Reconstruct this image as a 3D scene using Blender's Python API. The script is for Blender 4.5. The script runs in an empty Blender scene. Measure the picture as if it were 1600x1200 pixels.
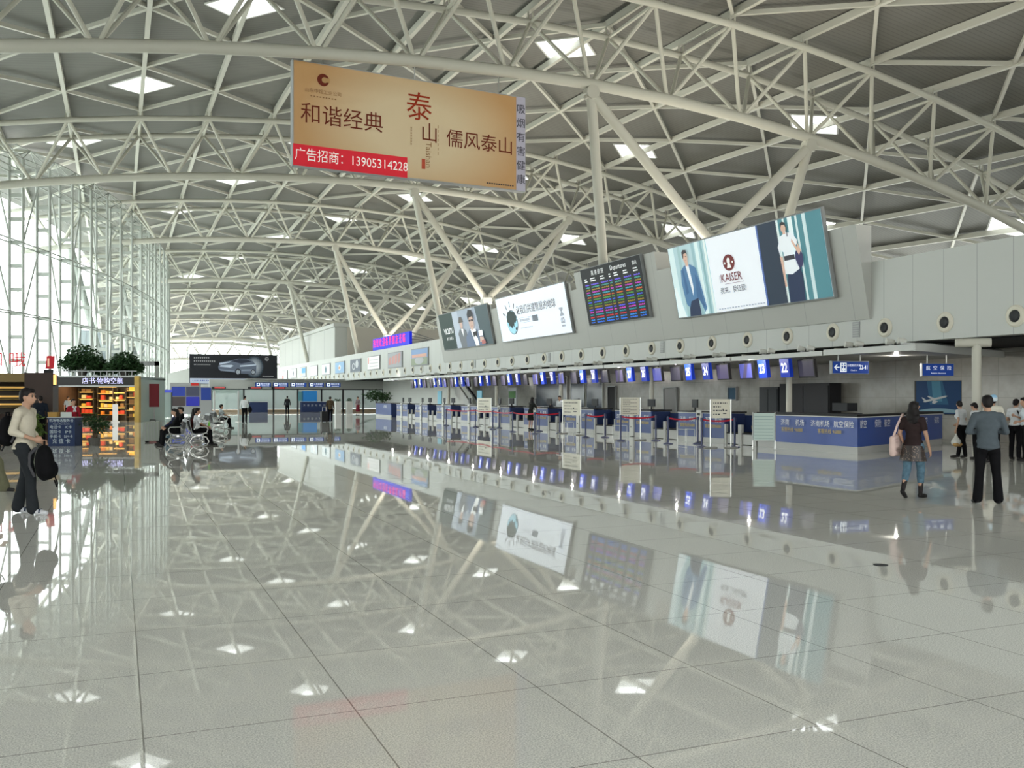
import bpy, bmesh, math, random
from mathutils import Vector, Matrix
random.seed(7)
SC = bpy.context.scene
COL = SC.collection
PI = math.pi
V = Vector
# ------------------------------------------------------------------ camera
EYE = 1.65
cam_d = bpy.data.cameras.new('camera')
cam_d.sensor_width = 36.0
cam_d.lens = 36.0 * 1470.0 / 1600.0
cam_d.shift_y = 19.0 / 1600.0
cam_d.clip_end = 2000
cam_o = bpy.data.objects.new('camera', cam_d)
COL.objects.link(cam_o)
cam_o.location = (0, 0, EYE)
cam_o.rotation_euler = (PI / 2, 0, math.radians(-22.7))
SC.camera = cam_o
# ------------------------------------------------------------------ sky and exposure
W = bpy.data.worlds.new('hazy_sky')
SC.world = W
W.use_nodes = True
_n = W.node_tree.nodes
_l = W.node_tree.links
_n.clear()
_o = _n.new('ShaderNodeOutputWorld')
_b = _n.new('ShaderNodeBackground')
_g = _n.new('ShaderNodeTexCoord')
_s = _n.new('ShaderNodeSeparateXYZ')
_r = _n.new('ShaderNodeValToRGB')
_l.new(_g.outputs['Generated'], _s.inputs[0])
_l.new(_s.outputs['Z'], _r.inputs[0])
_r.color_ramp.elements[0].position = 0.0
_r.color_ramp.elements[0].color = (0.97, 0.985, 0.96, 1)
_r.color_ramp.elements[1].position = 0.7
_r.color_ramp.elements[1].color = (1.75, 1.85, 1.9, 1)
_l.new(_r.outputs[0], _b.inputs[0])
_b.inputs[1].default_value = 3.4
_l.new(_b.outputs[0], _o.inputs[0])
SC.view_settings.view_transform = 'Standard'
SC.view_settings.look = 'None'
SC.view_settings.gamma = 1.0
SC.view_settings.use_curve_mapping = False
SC.view_settings.exposure = 0.56
SC.cycles.max_bounces = 9
SC.cycles.diffuse_bounces = 5
SC.cycles.glossy_bounces = 4
SC.cycles.transmission_bounces = 4
SC.cycles.transparent_max_bounces = 12
SC.cycles.caustics_reflective = False
SC.cycles.caustics_refractive = False
SC.cycles.use_denoising = True
SC.cycles.sample_clamp_indirect = 6.0

# ------------------------------------------------------------------ materials
MATS = {}
KIDS = {}
def mat(name, col, rough=0.5, metal=0.0, emit=0.0, spec=0.5, noise=0.0, nscale=8.0, ecol=None):
    if name in MATS:
        return MATS[name]
    m = bpy.data.materials.new(name)
    m.use_nodes = True
    nt = m.node_tree
    b = nt.nodes['Principled BSDF']
    b.inputs['Base Color'].default_value = (*col, 1)
    b.inputs['Roughness'].default_value = rough
    b.inputs['Metallic'].default_value = metal
    b.inputs['Specular IOR Level'].default_value = spec if (spec != 0.5 or metal > 0) else (0.5 if rough < 0.36 else 0.2)
    if emit > 0:
        b.inputs['Emission Color'].default_value = (*(ecol or col), 1)
        b.inputs['Emission Strength'].default_value = emit
    if noise > 0:
        tc = nt.nodes.new('ShaderNodeTexCoord')
        nz = nt.nodes.new('ShaderNodeTexNoise')
        nz.inputs['Scale'].default_value = nscale
        nz.inputs['Detail'].default_value = 4
        rp = nt.nodes.new('ShaderNodeValToRGB')
        rp.color_ramp.elements[0].position = 0.3
        rp.color_ramp.elements[1].position = 0.7
        rp.color_ramp.elements[0].color = (*[c * (1 - noise) for c in col], 1)
        rp.color_ramp.elements[1].color = (*[min(1, c * (1 + noise)) for c in col], 1)
        nt.links.new(tc.outputs['Object'], nz.inputs['Vector'])
        nt.links.new(nz.outputs['Fac'], rp.inputs[0])
        nt.links.new(rp.outputs[0], b.inputs['Base Color'])
    MATS[name] = m
    return m
def lit(name, col, s=0.8):
    """the face of a backlit poster, screen, lit sign, or goods with painted-in glow"""
    return mat(name, col, rough=0.5, emit=s * 0.55, spec=0.15)
def seams(name, col, axis, step, off, width, dark, rough=0.45, axis2=None, step2=1.0, off2=0.0, speck=0.0, sscale=200.0, spec=0.5, wob=0.0):
    """panels or tiles: thin darker joints every step metres along axis (object space)"""
    m = bpy.data.materials.new(name)
    m.use_nodes = True
    nt = m.node_tree
    N = nt.nodes
    L = nt.links
    b = N['Principled BSDF']
    b.inputs['Roughness'].default_value = rough
    b.inputs['Specular IOR Level'].default_value = spec
    tc = N.new('ShaderNodeTexCoord')
    sp = N.new('ShaderNodeSeparateXYZ')
    L.new(tc.outputs['Object'], sp.inputs[0])
    def line(ax, st, of):
        a = N.new('ShaderNodeMath'); a.operation = 'SUBTRACT'; a.inputs[1].default_value = of - st / 2
        L.new(sp.outputs[ax], a.inputs[0])
        d = N.new('ShaderNodeMath'); d.operation = 'DIVIDE'; d.inputs[1].default_value = st
        L.new(a.outputs[0], d.inputs[0])
        f = N.new('ShaderNodeMath'); f.operation = 'FRACT'
        L.new(d.outputs[0], f.inputs[0])
        s = N.new('ShaderNodeMath'); s.operation = 'SUBTRACT'; s.inputs[1].default_value = 0.5
        L.new(f.outputs[0], s.inputs[0])
        q = N.new('ShaderNodeMath'); q.operation = 'ABSOLUTE'
        L.new(s.outputs[0], q.inputs[0])
        c = N.new('ShaderNodeMath'); c.operation = 'LESS_THAN'; c.inputs[1].default_value = width / st / 2
        L.new(q.outputs[0], c.inputs[0])
        return c.outputs[0]
    fac = line(axis, step, off)
    if axis2 is not None:
        f2 = line(axis2, step2, off2)
        mx = N.new('ShaderNodeMath'); mx.operation = 'MAXIMUM'
        L.new(fac, mx.inputs[0]); L.new(f2, mx.inputs[1])
        fac = mx.outputs[0]
    mix = N.new('ShaderNodeMix'); mix.data_type = 'RGBA'
    mix.inputs[6].default_value = (*col, 1)
    mix.inputs[7].default_value = (*dark, 1)
    L.new(fac, mix.inputs[0])
    if speck > 0:
        nz = N.new('ShaderNodeTexNoise'); nz.inputs['Scale'].default_value = sscale; nz.inputs['Detail'].default_value = 2
        L.new(tc.outputs['Object'], nz.inputs['Vector'])
        rp = N.new('ShaderNodeValToRGB')
        e = rp.color_ramp.elements
        e[0].position = 0.36; e[0].color = (*[c * (1 - speck) for c in col], 1)
        e[1].position = 0.62; e[1].color = (*[min(1, c * (1 + speck * 0.6)) for c in col], 1)
        L.new(nz.outputs['Fac'], rp.inputs[0])
        L.new(rp.outputs[0], mix.inputs[6])
    L.new(mix.outputs[2], b.inputs['Base Color'])
    if wob > 0:
        wn = N.new('ShaderNodeTexNoise'); wn.inputs['Scale'].default_value = 0.9; wn.inputs['Detail'].default_value = 1
        L.new(tc.outputs['Object'], wn.inputs['Vector'])
        bp = N.new('ShaderNodeBump'); bp.inputs['Strength'].default_value = wob; bp.inputs['Distance'].default_value = 0.02
        L.new(wn.outputs['Fac'], bp.inputs['Height'])
        L.new(bp.outputs[0], b.inputs['Normal'])
    MATS[name] = m
    return m
def glass(name, tint, refl=1.0):
    m = bpy.data.materials.new(name)
    m.use_nodes = True
    nt = m.node_tree
    N = nt.nodes
    N.clear()
    o = N.new('ShaderNodeOutputMaterial')
    t = N.new('ShaderNodeBsdfTransparent'); t.inputs[0].default_value = (*tint, 1)
    g = N.new('ShaderNodeBsdfGlossy'); g.inputs['Roughness'].default_value = 0.02
    f = N.new('ShaderNodeFresnel')
    ge = N.new('ShaderNodeNewGeometry'); mr = N.new('ShaderNodeMapRange')
    mr.inputs[3].default_value = 1.0 + 0.5 * refl; mr.inputs[4].default_value = 1.0 / (1.0 + 0.5 * refl)
    nt.links.new(ge.outputs['Backfacing'], mr.inputs[0]); nt.links.new(mr.outputs[0], f.inputs[0])
    x = N.new('ShaderNodeMixShader')
    nt.links.new(f.outputs[0], x.inputs[0]); nt.links.new(t.outputs[0], x.inputs[1]); nt.links.new(g.outputs[0], x.inputs[2])
    nt.links.new(x.outputs[0], o.inputs[0])
    MATS[name] = m
    return m

STEEL = mat('cream_painted_steel', (0.50, 0.49, 0.425), 0.42)
STEEL_T = mat('cream_steel_web', (0.50, 0.49, 0.42), 0.45)
WHITE = mat('white_paint', (0.62, 0.62, 0.59), 0.4)
WALLW = mat('white_wall', (0.52, 0.53, 0.50), 0.5, noise=0.03, nscale=0.6)
MULL = mat('white_mullion_paint', (0.36, 0.38, 0.35), 0.4)
DARK = mat('dark_grey', (0.035, 0.037, 0.04), 0.5)
BLACK = mat('black', (0.012, 0.012, 0.013), 0.5)
CHROME = mat('brushed_steel', (0.52, 0.52, 0.50), 0.38, 0.9)
PLIN = mat('satin_grey_plinth', (0.42, 0.42, 0.40), 0.35)
NAVY = mat('navy_panel', (0.02, 0.035, 0.10), 0.4)
BLUE = mat('blue_panel', (0.022, 0.055, 0.205), 0.35, noise=0.05, nscale=3)
BELT = mat('black_rubber_belt', (0.02, 0.02, 0.022), 0.7)
GREYP = mat('grey_plastic', (0.35, 0.36, 0.36), 0.45)
GLASS = glass('clear_glass', (0.90, 0.955, 0.945))
def frosted(name, col, k):
    m = bpy.data.materials.new(name); m.use_nodes = True
    nt = m.node_tree; b = nt.nodes['Principled BSDF']
    b.inputs['Base Color'].default_value = (*col, 1); b.inputs['Roughness'].default_value = .3; b.inputs['Alpha'].default_value = k
    MATS[name] = m
    return m
GLASSF = frosted('frosted_green_glass', (0.36, 0.46, 0.43), .82)

# ------------------------------------------------------------------ mesh builder
class MB:
    def __init__(self):
        self.v = []; self.f = []; self.m = []
    def add(self, vs, fs, mi=0):
        o = len(self.v)
        self.v += [tuple(p) for p in vs]
        self.f += [tuple(i + o for i in f) for f in fs]
        self.m += [mi] * len(fs)
        return self
    def box(self, c, s, mi=0, rz=0.0, M=None):
        hx, hy, hz = s[0] / 2, s[1] / 2, s[2] / 2
        P = [V((x * hx, y * hy, z * hz)) for z in (-1, 1) for y in (-1, 1) for x in (-1, 1)]
        if M is not None: P = [M @ p for p in P]
        elif rz:
            R = Matrix.Rotation(rz, 3, 'Z'); P = [R @ p for p in P]
        P = [p + V(c) for p in P]
        return self.add(P, [(0, 2, 3, 1), (4, 5, 7, 6), (0, 1, 5, 4), (2, 6, 7, 3), (0, 4, 6, 2), (1, 3, 7, 5)], mi)
    def span(self, a, b, mi=0):
        return self.box([(a[i] + b[i]) / 2 for i in range(3)], [abs(b[i] - a[i]) for i in range(3)], mi)
    def tube(self, p, q, r, n=8, mi=0, r2=None, cap=True):
        p, q = V(p), V(q); d = (q - p)
        if d.length < 1e-6: return self
        d.normalize()
        a = d.orthogonal().normalized(); b = d.cross(a)
        r2 = r if r2 is None else r2
        P = []
        for c, rr in ((p, r), (q, r2)):
            for i in range(n):
                t = 2 * PI * i / n
                P.append(c + a * (rr * math.cos(t)) + b * (rr * math.sin(t)))
        F = [(i, (i + 1) % n, n + (i + 1) % n, n + i) for i in range(n)]
        if cap: F += [tuple(range(n - 1, -1, -1)), tuple(range(n, 2 * n))]
        return self.add(P, F, mi)
    def bar(self, p, q, w, h, mi=0):
        """rectangular bar, h kept as vertical as it can be"""
        p, q = V(p), V(q); d = (q - p).normalized()
        up = V((0, 0, 1)) if abs(d.z) < 0.98 else V((0, 1, 0))
        s = d.cross(up).normalized(); u = s.cross(d)
        P = [c + s * (x * w / 2) + u * (z * h / 2) for c in (p, q) for x, z in ((-1, -1), (1, -1), (1, 1), (-1, 1))]
        return self.add(P, [(0, 1, 2, 3), (7, 6, 5, 4), (0, 4, 5, 1), (1, 5, 6, 2), (2, 6, 7, 3), (3, 7, 4, 0)], mi)
    def path(self, pts, r, n=8, mi=0, closed=False):
        pts = [V(p) for p in pts]; k = len(pts); P = []; F = []
        prev = None
        for i, c in enumerate(pts):
            a = pts[(i - 1) % k] if (closed or i > 0) else c
            b = pts[(i + 1) % k] if (closed or i < k - 1) else c
            d = (b - a).normalized()
            s = d.orthogonal().normalized() if prev is None else (prev - d * prev.dot(d)).normalized()
            prev = s; u = d.cross(s)
            rr = r[i] if isinstance(r, (list, tuple)) else r
            for j in range(n):
                t = 2 * PI * j / n
                P.append(c + s * (rr * math.cos(t)) + u * (rr * math.sin(t)))
        for i in range(k if closed else k - 1):
            i2 = (i + 1) % k
            for j in range(n):
                j2 = (j + 1) % n
                F.append((i * n + j, i * n + j2, i2 * n + j2, i2 * n + j))
        if not closed: F += [tuple(range(n - 1, -1, -1)), tuple((k - 1) * n + j for j in range(n))]
        return self.add(P, F, mi)
    def lathe(self, c, prof, n=16, mi=0, axis='z'):
        P = []; F = []
        for r, z in prof:
            for j in range(n):
                t = 2 * PI * j / n
                a, b = r * math.cos(t), r * math.sin(t)
                P.append({'z': V((a, b, z)), 'x': V((z, a, b)), 'y': V((a, z, b))}[axis] + V(c))
        k = len(prof)
        for i in range(k - 1):
            for j in range(n):
                j2 = (j + 1) % n
                F.append((i * n + j, i * n + j2, (i + 1) * n + j2, (i + 1) * n + j))
        F += [tuple(range(n - 1, -1, -1)), tuple((k - 1) * n + j for j in range(n))]
        return self.add(P, F, mi)
    def ball(self, c, r, mi=0, n=10, k=6):
        rx, ry, rz = (r, r, r) if not isinstance(r, (tuple, list)) else r
        P = []; F = []
        for i in range(1, k):
            ph = PI * i / k
            for j in range(n):
                t = 2 * PI * j / n
                P.append(V((rx * math.sin(ph) * math.cos(t), ry * math.sin(ph) * math.sin(t), -rz * math.cos(ph))) + V(c))
        for i in range(k - 2):
            for j in range(n):
                j2 = (j + 1) % n
                F.append((i * n + j, i * n + j2, (i + 1) * n + j2, (i + 1) * n + j))
        P += [V((0, 0, -rz)) + V(c), V((0, 0, rz)) + V(c)]
        b = (k - 1) * n
        for j in range(n):
            j2 = (j + 1) % n
            F.append((b, j2, j)); F.append((b + 1, (k - 2) * n + j, (k - 2) * n + j2))
        return self.add(P, F, mi)
    def poly(self, pts, mi=0):
        return self.add(pts, [tuple(range(len(pts)))], mi)
    def prism(self, pts, ext, mi=0):
        """pts: polygon in 3D, extruded by vector ext"""
        k = len(pts); e = V(ext)
        P = [V(p) for p in pts] + [V(p) + e for p in pts]
        F = [tuple(range(k - 1, -1, -1)), tuple(range(k, 2 * k))] + [(i, (i + 1) % k, k + (i + 1) % k, k + i) for i in range(k)]
        return self.add(P, F, mi)
    def build(self, name, ms, parent=None, org=None, smooth=False, label=None):
        me = bpy.data.meshes.new(name)
        if org is not None:
            o = V(org); self.v = [tuple(V(p) - o) for p in self.v]
        me.from_pydata(self.v, [], self.f)
        for m in (ms if isinstance(ms, (list, tuple)) else [ms]): me.materials.append(m)
        if any(self.m): me.polygons.foreach_set('material_index', self.m)
        if smooth:
            me.polygons.foreach_set('use_smooth', [True] * len(me.polygons))
            try: me.set_sharp_from_angle(angle=math.radians(40))
            except Exception: pass
        me.update()
        ob = bpy.data.objects.new(name, me)
        COL.objects.link(ob)
        if parent is not None:
            ob.parent = parent; KIDS.setdefault(parent.name, []).append(ob)
        elif org is not None: ob.location = org
        if label: ob['label'] = label
        return ob

def thing(name, label, cat, loc=(0, 0, 0), rz=0.0, group=None, kind=None):
    o = bpy.data.objects.new(name, None)
    o.empty_display_size = 0.3
    COL.objects.link(o)
    o.location = loc; o.rotation_euler = (0, 0, rz)
    return tag(o, label, cat, group, kind)
def tag(o, label=None, cat=None, group=None, kind=None):
    if label: o['label'] = label
    if cat: o['category'] = cat
    if group: o['group'] = group
    if kind: o['kind'] = kind
    return o
def struct(o):
    o['kind'] = 'structure'
    return o
def dup(root, loc, rz=None, label=None, group=None, scale=None):
    def cp(o, par):
        c = o.copy(); COL.objects.link(c)
        if par is not None: c.parent = par
        for ch in KIDS.get(o.name, ()): cp(ch, c)
        return c
    r = cp(root, None)
    r.location = loc
    if rz is not None: r.rotation_euler = (0, 0, rz)
    if label: r['label'] = label
    if group: r['group'] = group
    if scale: r.scale = scale
    return r
ORD = ['first', 'second', 'third', 'fourth', 'fifth', 'sixth', 'seventh', 'eighth', 'ninth', 'tenth', 'eleventh', 'twelfth', 'thirteenth', 'fourteenth', 'fifteenth', 'sixteenth', 'seventeenth', 'eighteenth', 'nineteenth', 'twentieth', 'twenty-first', 'twenty-second', 'twenty-third', 'twenty-fourth', 'twenty-fifth', 'twenty-sixth', 'twenty-seventh', 'twenty-eighth', 'twenty-ninth', 'thirtieth']
def ordn(i): 
    if i < 30: return ORD[i]
    t = {3: 'thirty', 4: 'forty', 5: 'fifty', 6: 'sixty'}[(i + 1) // 10]
    return (t[:-1] + 'ieth') if (i + 1) % 10 == 0 else t + '-' + ORD[(i + 1) % 10 - 1]

# lettering ---------------------------------------------------------
def text_mesh(s, size, off=0.0, align='CENTER', space=1.0, spacel=1.0):
    cu = bpy.data.curves.new('lettering', 'FONT')
    cu.body = s; cu.size = size; cu.offset = 0.0 if any(ord(ch) > 0x2e80 for ch in s) else off
    cu.align_x = align; cu.align_y = 'CENTER'
    cu.space_character = space; cu.space_line = spacel
    cu.resolution_u = 2
    ob = bpy.data.objects.new('lettering_curve', cu)
    me = bpy.data.meshes.new_from_object(ob)
    bpy.data.objects.remove(ob)
    bpy.data.curves.remove(cu)
    me.name = 'lettering'
    return me
class Board:
    """a flat printed or lit face: O bottom left corner, R right, U up (unit vectors), in the parent's space"""
    def __init__(self, O, R, U, parent, gap=0.006):
        self.O, self.R, self.U, self.parent, self.gap = V(O), V(R).normalized(), V(U).normalized(), parent, gap
        self.N = self.R.cross(self.U).normalized()
        self.mb = MB(); self.ms = []
    def p(self, s, t, layer=1): return self.O + self.R * s + self.U * t + self.N * (self.gap * layer)
    def mi(self, m):
        if m not in self.ms: self.ms.append(m)
        return self.ms.index(m)
    def poly(self, pts, m, layer=1):
        self.mb.poly([self.p(s, t, layer) for s, t in pts], self.mi(m)); return self
    def rect(self, s0, t0, s1, t1, m, layer=1): return self.poly([(s0, t0), (s1, t0), (s1, t1), (s0, t1)], m, layer)
    def disc(self, s, t, rs, rt, m, layer=1, n=20, a0=0, a1=2 * PI):
        return self.poly([(s + rs * math.cos(a0 + (a1 - a0) * i / n), t + rt * math.sin(a0 + (a1 - a0) * i / n)) for i in range(n)], m, layer)
    def text(self, s, t, body, size, m, layer=3, off=0.0, align='CENTER', space=1.0, sx=1.0, rot=0.0, name='lettering', spacel=1.0):
        me = text_mesh(body, size, off, align, space, spacel)
        me.materials.clear(); me.materials.append(m)
        o = self.p(s, t, layer); c, sn = math.cos(rot), math.sin(rot)
        M = Matrix(((self.R.x, self.U.x, self.N.x, o.x), (self.R.y, self.U.y, self.N.y, o.y), (self.R.z, self.U.z, self.N.z, o.z), (0, 0, 0, 1))) @ Matrix.Rotation(rot, 4, 'Z') @ Matrix.Diagonal((sx, 1, 1, 1))
        me.transform(M)
        ob = bpy.data.objects.new(name, me); COL.objects.link(ob); ob.parent = self.parent; KIDS.setdefault(self.parent.name, []).append(ob)
        return ob
    def done(self, name='artwork'):
        return self.mb.build(name, self.ms, self.parent)
# ================================================================== THE HALL
TY = [10.8, 38.8, 67.0, 94.5, 122.0, 149.5, 177.0, 204.5]        # the roof trusses along the hall
TZ = [13.4, 14.5, 15.5, 15.4, 14.6, 12.8, 10.4, 7.8]             # crown of each bottom chord above the eye
LAT = 4.2                                                        # pitch of the roof lattice across the hall
X0 = 1.3
HW = 2.2                                                         # half width of a truss at the top
DEP = 3.3
def interp(y):
    if y <= TY[0]: return TZ[0] + (y - TY[0]) * (TZ[1] - TZ[0]) / (TY[1] - TY[0])
    for i in range(len(TY) - 1):
        if y <= TY[i + 1] or i == len(TY) - 2:
            t = (y - TY[i]) / (TY[i + 1] - TY[i])
            p0 = TZ[max(0, i - 1)]; p1 = TZ[i]; p2 = TZ[i + 1]; p3 = TZ[min(len(TZ) - 1, i + 2)]
            return p1 + 0.5 * t * (p2 - p0 + t * (2 * p0 - 5 * p1 + 4 * p2 - p3 + t * (3 * (p1 - p2) + p3 - p0)))
def zbot(x, y):
    d = x - 17.4
    return EYE + interp(y) - (0.0038 if d < 0 else 0.0050) * d * d
def zlat(x, y): return zbot(x, y) + DEP + 0.6
def xwall(y):
    """plan of the curved window wall"""
    y = min(y, 140.0)
    return -7.1 + 0.355 * (y - 69) - 0.0025 * (y - 69) ** 2
def xedge(y): return xwall(y) - 8.6
XR = 62.0

# floor
FLOOR = seams('polished_granite', (0.79, 0.785, 0.725), 0, 1.04, 0.11, 0.008, (0.30, 0.29, 0.26), rough=0.02, axis2=1, step2=1.12, off2=4.87, speck=0.3, sscale=120.0, spec=0.36, wob=0.012)
struct(MB().add([(-60, -18, 0), (75, -18, 0), (75, 208, 0), (-60, 208, 0)], [(0, 1, 2, 3)]).build('floor', FLOOR))
struct(MB().add([(-400, -200, -0.06), (400, -200, -0.06), (400, 600, -0.06), (-400, 600, -0.06)], [(0, 1, 2, 3)]).build('floor_outside', mat('pale_paving', (0.5, 0.5, 0.47), 0.8, noise=0.08, nscale=0.3)))

# roof rows: lattice lines along Y
ROWS = []
for k in range(len(TY)):
    if k == 0: ROWS += [(TY[0] - HW, 0, -1)]
    a = TY[k] + HW
    if k < len(TY) - 1:
        b = TY[k + 1] - HW
        for j in range(6): ROWS.append((a + (b - a) * j / 5.0, k, j))
    else: ROWS.append((a, k, 0))
NMIN, NMAX = -14, 14
def node(n, y):
    x = X0 + LAT * n
    return x
def node_is(n, r): return (n + ROWS[r][2]) % 2 != 0 if ROWS[r][2] >= 0 else n % 2 == 0
SKY = {}
for k in range(len(TY) - 1):
    o1, o4 = ((3, 2) if k % 2 == 0 else (1, 0))
    for n in range(NMIN, NMAX + 1):
        if n % 4 == o1: SKY[(n, k, 1)] = 1
        if n % 4 == o4: SKY[(n, k, 4)] = 1
DECK = seams('ribbed_metal_deck', (0.15, 0.147, 0.13), 1, 0.30, 0.0, 0.05, (0.11, 0.108, 0.095), rough=0.6)
deck = MB()
def clampx(x, y): return max(x, xedge(y) - 0.02)
def dp(x, y, dz=0.0): 
    x = clampx(x, y)
    return V((x, y, zlat(x, y) + 0.28 + dz))
sky_spots = []
for r in range(len(ROWS)):
    y, k, j = ROWS[r]
    y0 = ROWS[r - 1][0] if r > 0 else y - 4.4
    y1 = ROWS[r + 1][0] if r < len(ROWS) - 1 else y + 4.4
    for n in range(NMIN, NMAX + 2):
        if node_is(n, r): continue
        x = X0 + LAT * n
        if x - LAT > XR or x + LAT < xedge(y) : continue
        Lp, Rp, Fp, Bp = dp(x - LAT, y), dp(min(x + LAT, XR), y), dp(x, y1), dp(x, y0)
        if (n, k, j) in SKY and x > xedge(y) + 6 and x < XR - 3:
            h = 1.80
            yh = h * (y1 - y0) / (2 * LAT)
            a, b, c, d = dp(x - h, y), dp(x + h, y), dp(x, y + yh), dp(x, y - yh)
            deck.add([Lp, Bp, Rp, Fp, a, d, b, c], [(0, 1, 5, 4), (1, 2, 6, 5), (2, 3, 7, 6), (3, 0, 4, 7)])
            sky_spots.append((n, k, j, [a, d, b, c]))
        else:
            deck.add([Lp, Bp, Rp, Fp], [(0, 1, 2, 3)])
ceil = deck.build('ceiling', DECK)
struct(ceil)

# skylights
PANE = glass('skylight_glass', (0.97, 0.98, 0.97))
bayname = ['before the nearest truss', 'between the nearest and second trusses', 'between the second and third trusses', 'between the third and fourth trusses', 'between the fourth and fifth trusses', 'between the fifth and sixth trusses', 'between the last two trusses']
cnt = {}
for n, k, j, q in sorted(sky_spots, key=lambda s: (s[1], s[2], s[0])):
    i = cnt.get((k, j), 0); cnt[(k, j)] = i + 1
    c = sum(q, V()) / 4
    if k == 0 and j == 1: lab = 'diamond skylight overhead'
    t = thing('skylight', 'bright diamond skylight, %s from window wall, %s row %s' % (ordn(i), 'nearer' if j == 1 else 'farther', bayname[k]), 'skylight', c, group='diamond skylights in the roof')
    f = MB()
    for a, b in zip(q, q[1:] + q[:1]):
        f.bar(a + V((0, 0, 0.25)), b + V((0, 0, 0.25)), 0.10, 0.62)
    f.build('frame', WHITE, t, org=c)
    m = MB()
    m.bar((q[0] + q[1]) / 2 + V((0, 0, .5)), (q[2] + q[3]) / 2 + V((0, 0, .5)), .05, .08)
    m.bar((q[1] + q[2]) / 2 + V((0, 0, .5)), (q[3] + q[0]) / 2 + V((0, 0, .5)), .05, .08)
    m.build('glazing_bar', WHITE, t, org=c)
    MB().poly([p + V((0, 0, .56)) for p in q]).build('pane', PANE, t, org=c)

# lattice of purlins and braces, one thing per bay
tn = ['nearest', 'second', 'third', 'fourth', 'fifth', 'sixth', 'seventh']
for k in range(len(TY) - 1):
    ya, yb = TY[k] + HW, TY[k + 1] - HW
    org = V((18, (ya + yb) / 2, zlat(18, (ya + yb) / 2)))
    lab = ['cream lattice of purlins and braces overhead, on the near side of the nearest truss', 'cream roof lattice between the nearest truss and the second truss', 'cream roof lattice between the second and third trusses', 'cream roof lattice between the third and fourth trusses', 'cream roof lattice between the fourth and fifth trusses', 'cream roof lattice between the fifth and sixth trusses', 'cream roof lattice beyond the sixth truss at the far end'][k]
    t = thing('roof_lattice', lab, 'roof lattice', org, group='roof lattices between the trusses')
    ys = [ya + (yb - ya) * j / 5.0 for j in range(6)]
    if k == 0: ys_p = [TY[0] - HW] + ys
    seg = 2 if k < 4 else 1
    for n in range(NMIN, NMAX + 1):
        x = X0 + LAT * n
        if x < xedge(yb) or x > XR: continue
        m = MB()
        yy = [TY[k] - HW] + ys + ([TY[k + 1] + HW] if k == len(TY) - 2 else [])
        for a, b in zip(yy, yy[1:]):
            if x < xedge((a + b) / 2): continue
            m.bar((x, a, zlat(x, a)), (x, b, zlat(x, b)), .22, .34)
        if m.v: m.build('purlin', STEEL, t, org=org)
    for s in (1, -1):
        for n in range(NMIN - 6, NMAX + 7):
            if (n + 0) % 2 == 0: continue          # nodes of row 0 are the odd lines
            m = MB()
            for j in range(5):
                xa, xb = X0 + LAT * (n + s * j), X0 + LAT * (n + s * (j + 1))
                if min(xa, xb) < xedge(ys[j]) or max(xa, xb) > XR + .1: continue
                m.bar((xa, ys[j], zlat(xa, ys[j]) - .02), (xb, ys[j + 1], zlat(xb, ys[j + 1]) - .02), .17, .2)
            if m.v: m.build('diagonal_brace', STEEL, t, org=org)

# trusses
tlab = ['cream tube truss overhead, nearest of all, outside the top of the view', 'nearest cream tube truss, its thick bottom chord crossing above the hanging tan sign', 'second cream tube truss, carried by the columns behind the suited men billboard', 'third cream tube truss, carried by the columns near the red lit sign', 'fourth cream tube truss down the hall', 'fifth cream tube truss down the hall', 'sixth cream tube truss, last but one before the far end', 'last cream tube truss above the far glass end']
for k, y in enumerate(TY):
    org = V((18, y, zbot(18, y)))
    t = thing('roof_truss', tlab[k], 'roof truss', org, group='roof trusses across the hall')
    ns = [n for n in range(NMIN, NMAX + 1) if X0 + LAT * n > xedge(y) + .3 and X0 + LAT * n < XR - .3]
    sides = 12 if k < 4 else 8
    bot = [(X0 + LAT * (n + .5)) for n in [ns[0] - 1] + ns]
    bot = [max(b, xedge(y) + .2) for b in bot]
    MB().path([(x, y, zbot(x, y)) for x in bot], .26, sides).build('bottom_chord', STEEL, t, org=org, smooth=True)
    for s in (-1, 1):
        MB().path([(X0 + LAT * n, y + s * HW, zbot(X0 + LAT * n, y) + DEP) for n in [ns[0] - .5] + ns + [ns[-1] + .5]], .17, sides).build('top_chord', STEEL, t, org=org, smooth=True)
    for n in ns:
        xt = X0 + LAT * n
        tie = MB()
        tie.tube((xt, y - HW, zbot(xt, y) + DEP), (xt, y + HW, zbot(xt, y) + DEP), .09, 6)
        for s in (-1, 1):
            for dx in (-.12, .12):
                tie.tube((xt + dx, y + s * HW, zbot(xt, y) + DEP), (xt + dx, y + s * HW, zlat(xt, y) - .1), .05, 5)
        tie.build('cross_tie', STEEL_T, t, org=org)
        for s in (-1, 1):
            for h in (-.5, .5):
                xb = X0 + LAT * (n + h)
                if xb < xedge(y) + .2: continue
                w = MB().tube((xt, y + s * HW, zbot(xt, y) + DEP), (xb - (.12 if h > 0 else -.12), y, zbot(xb, y) + .1), .10, 7)
                w.build('web_member', STEEL_T, t, org=org, smooth=True)

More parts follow.
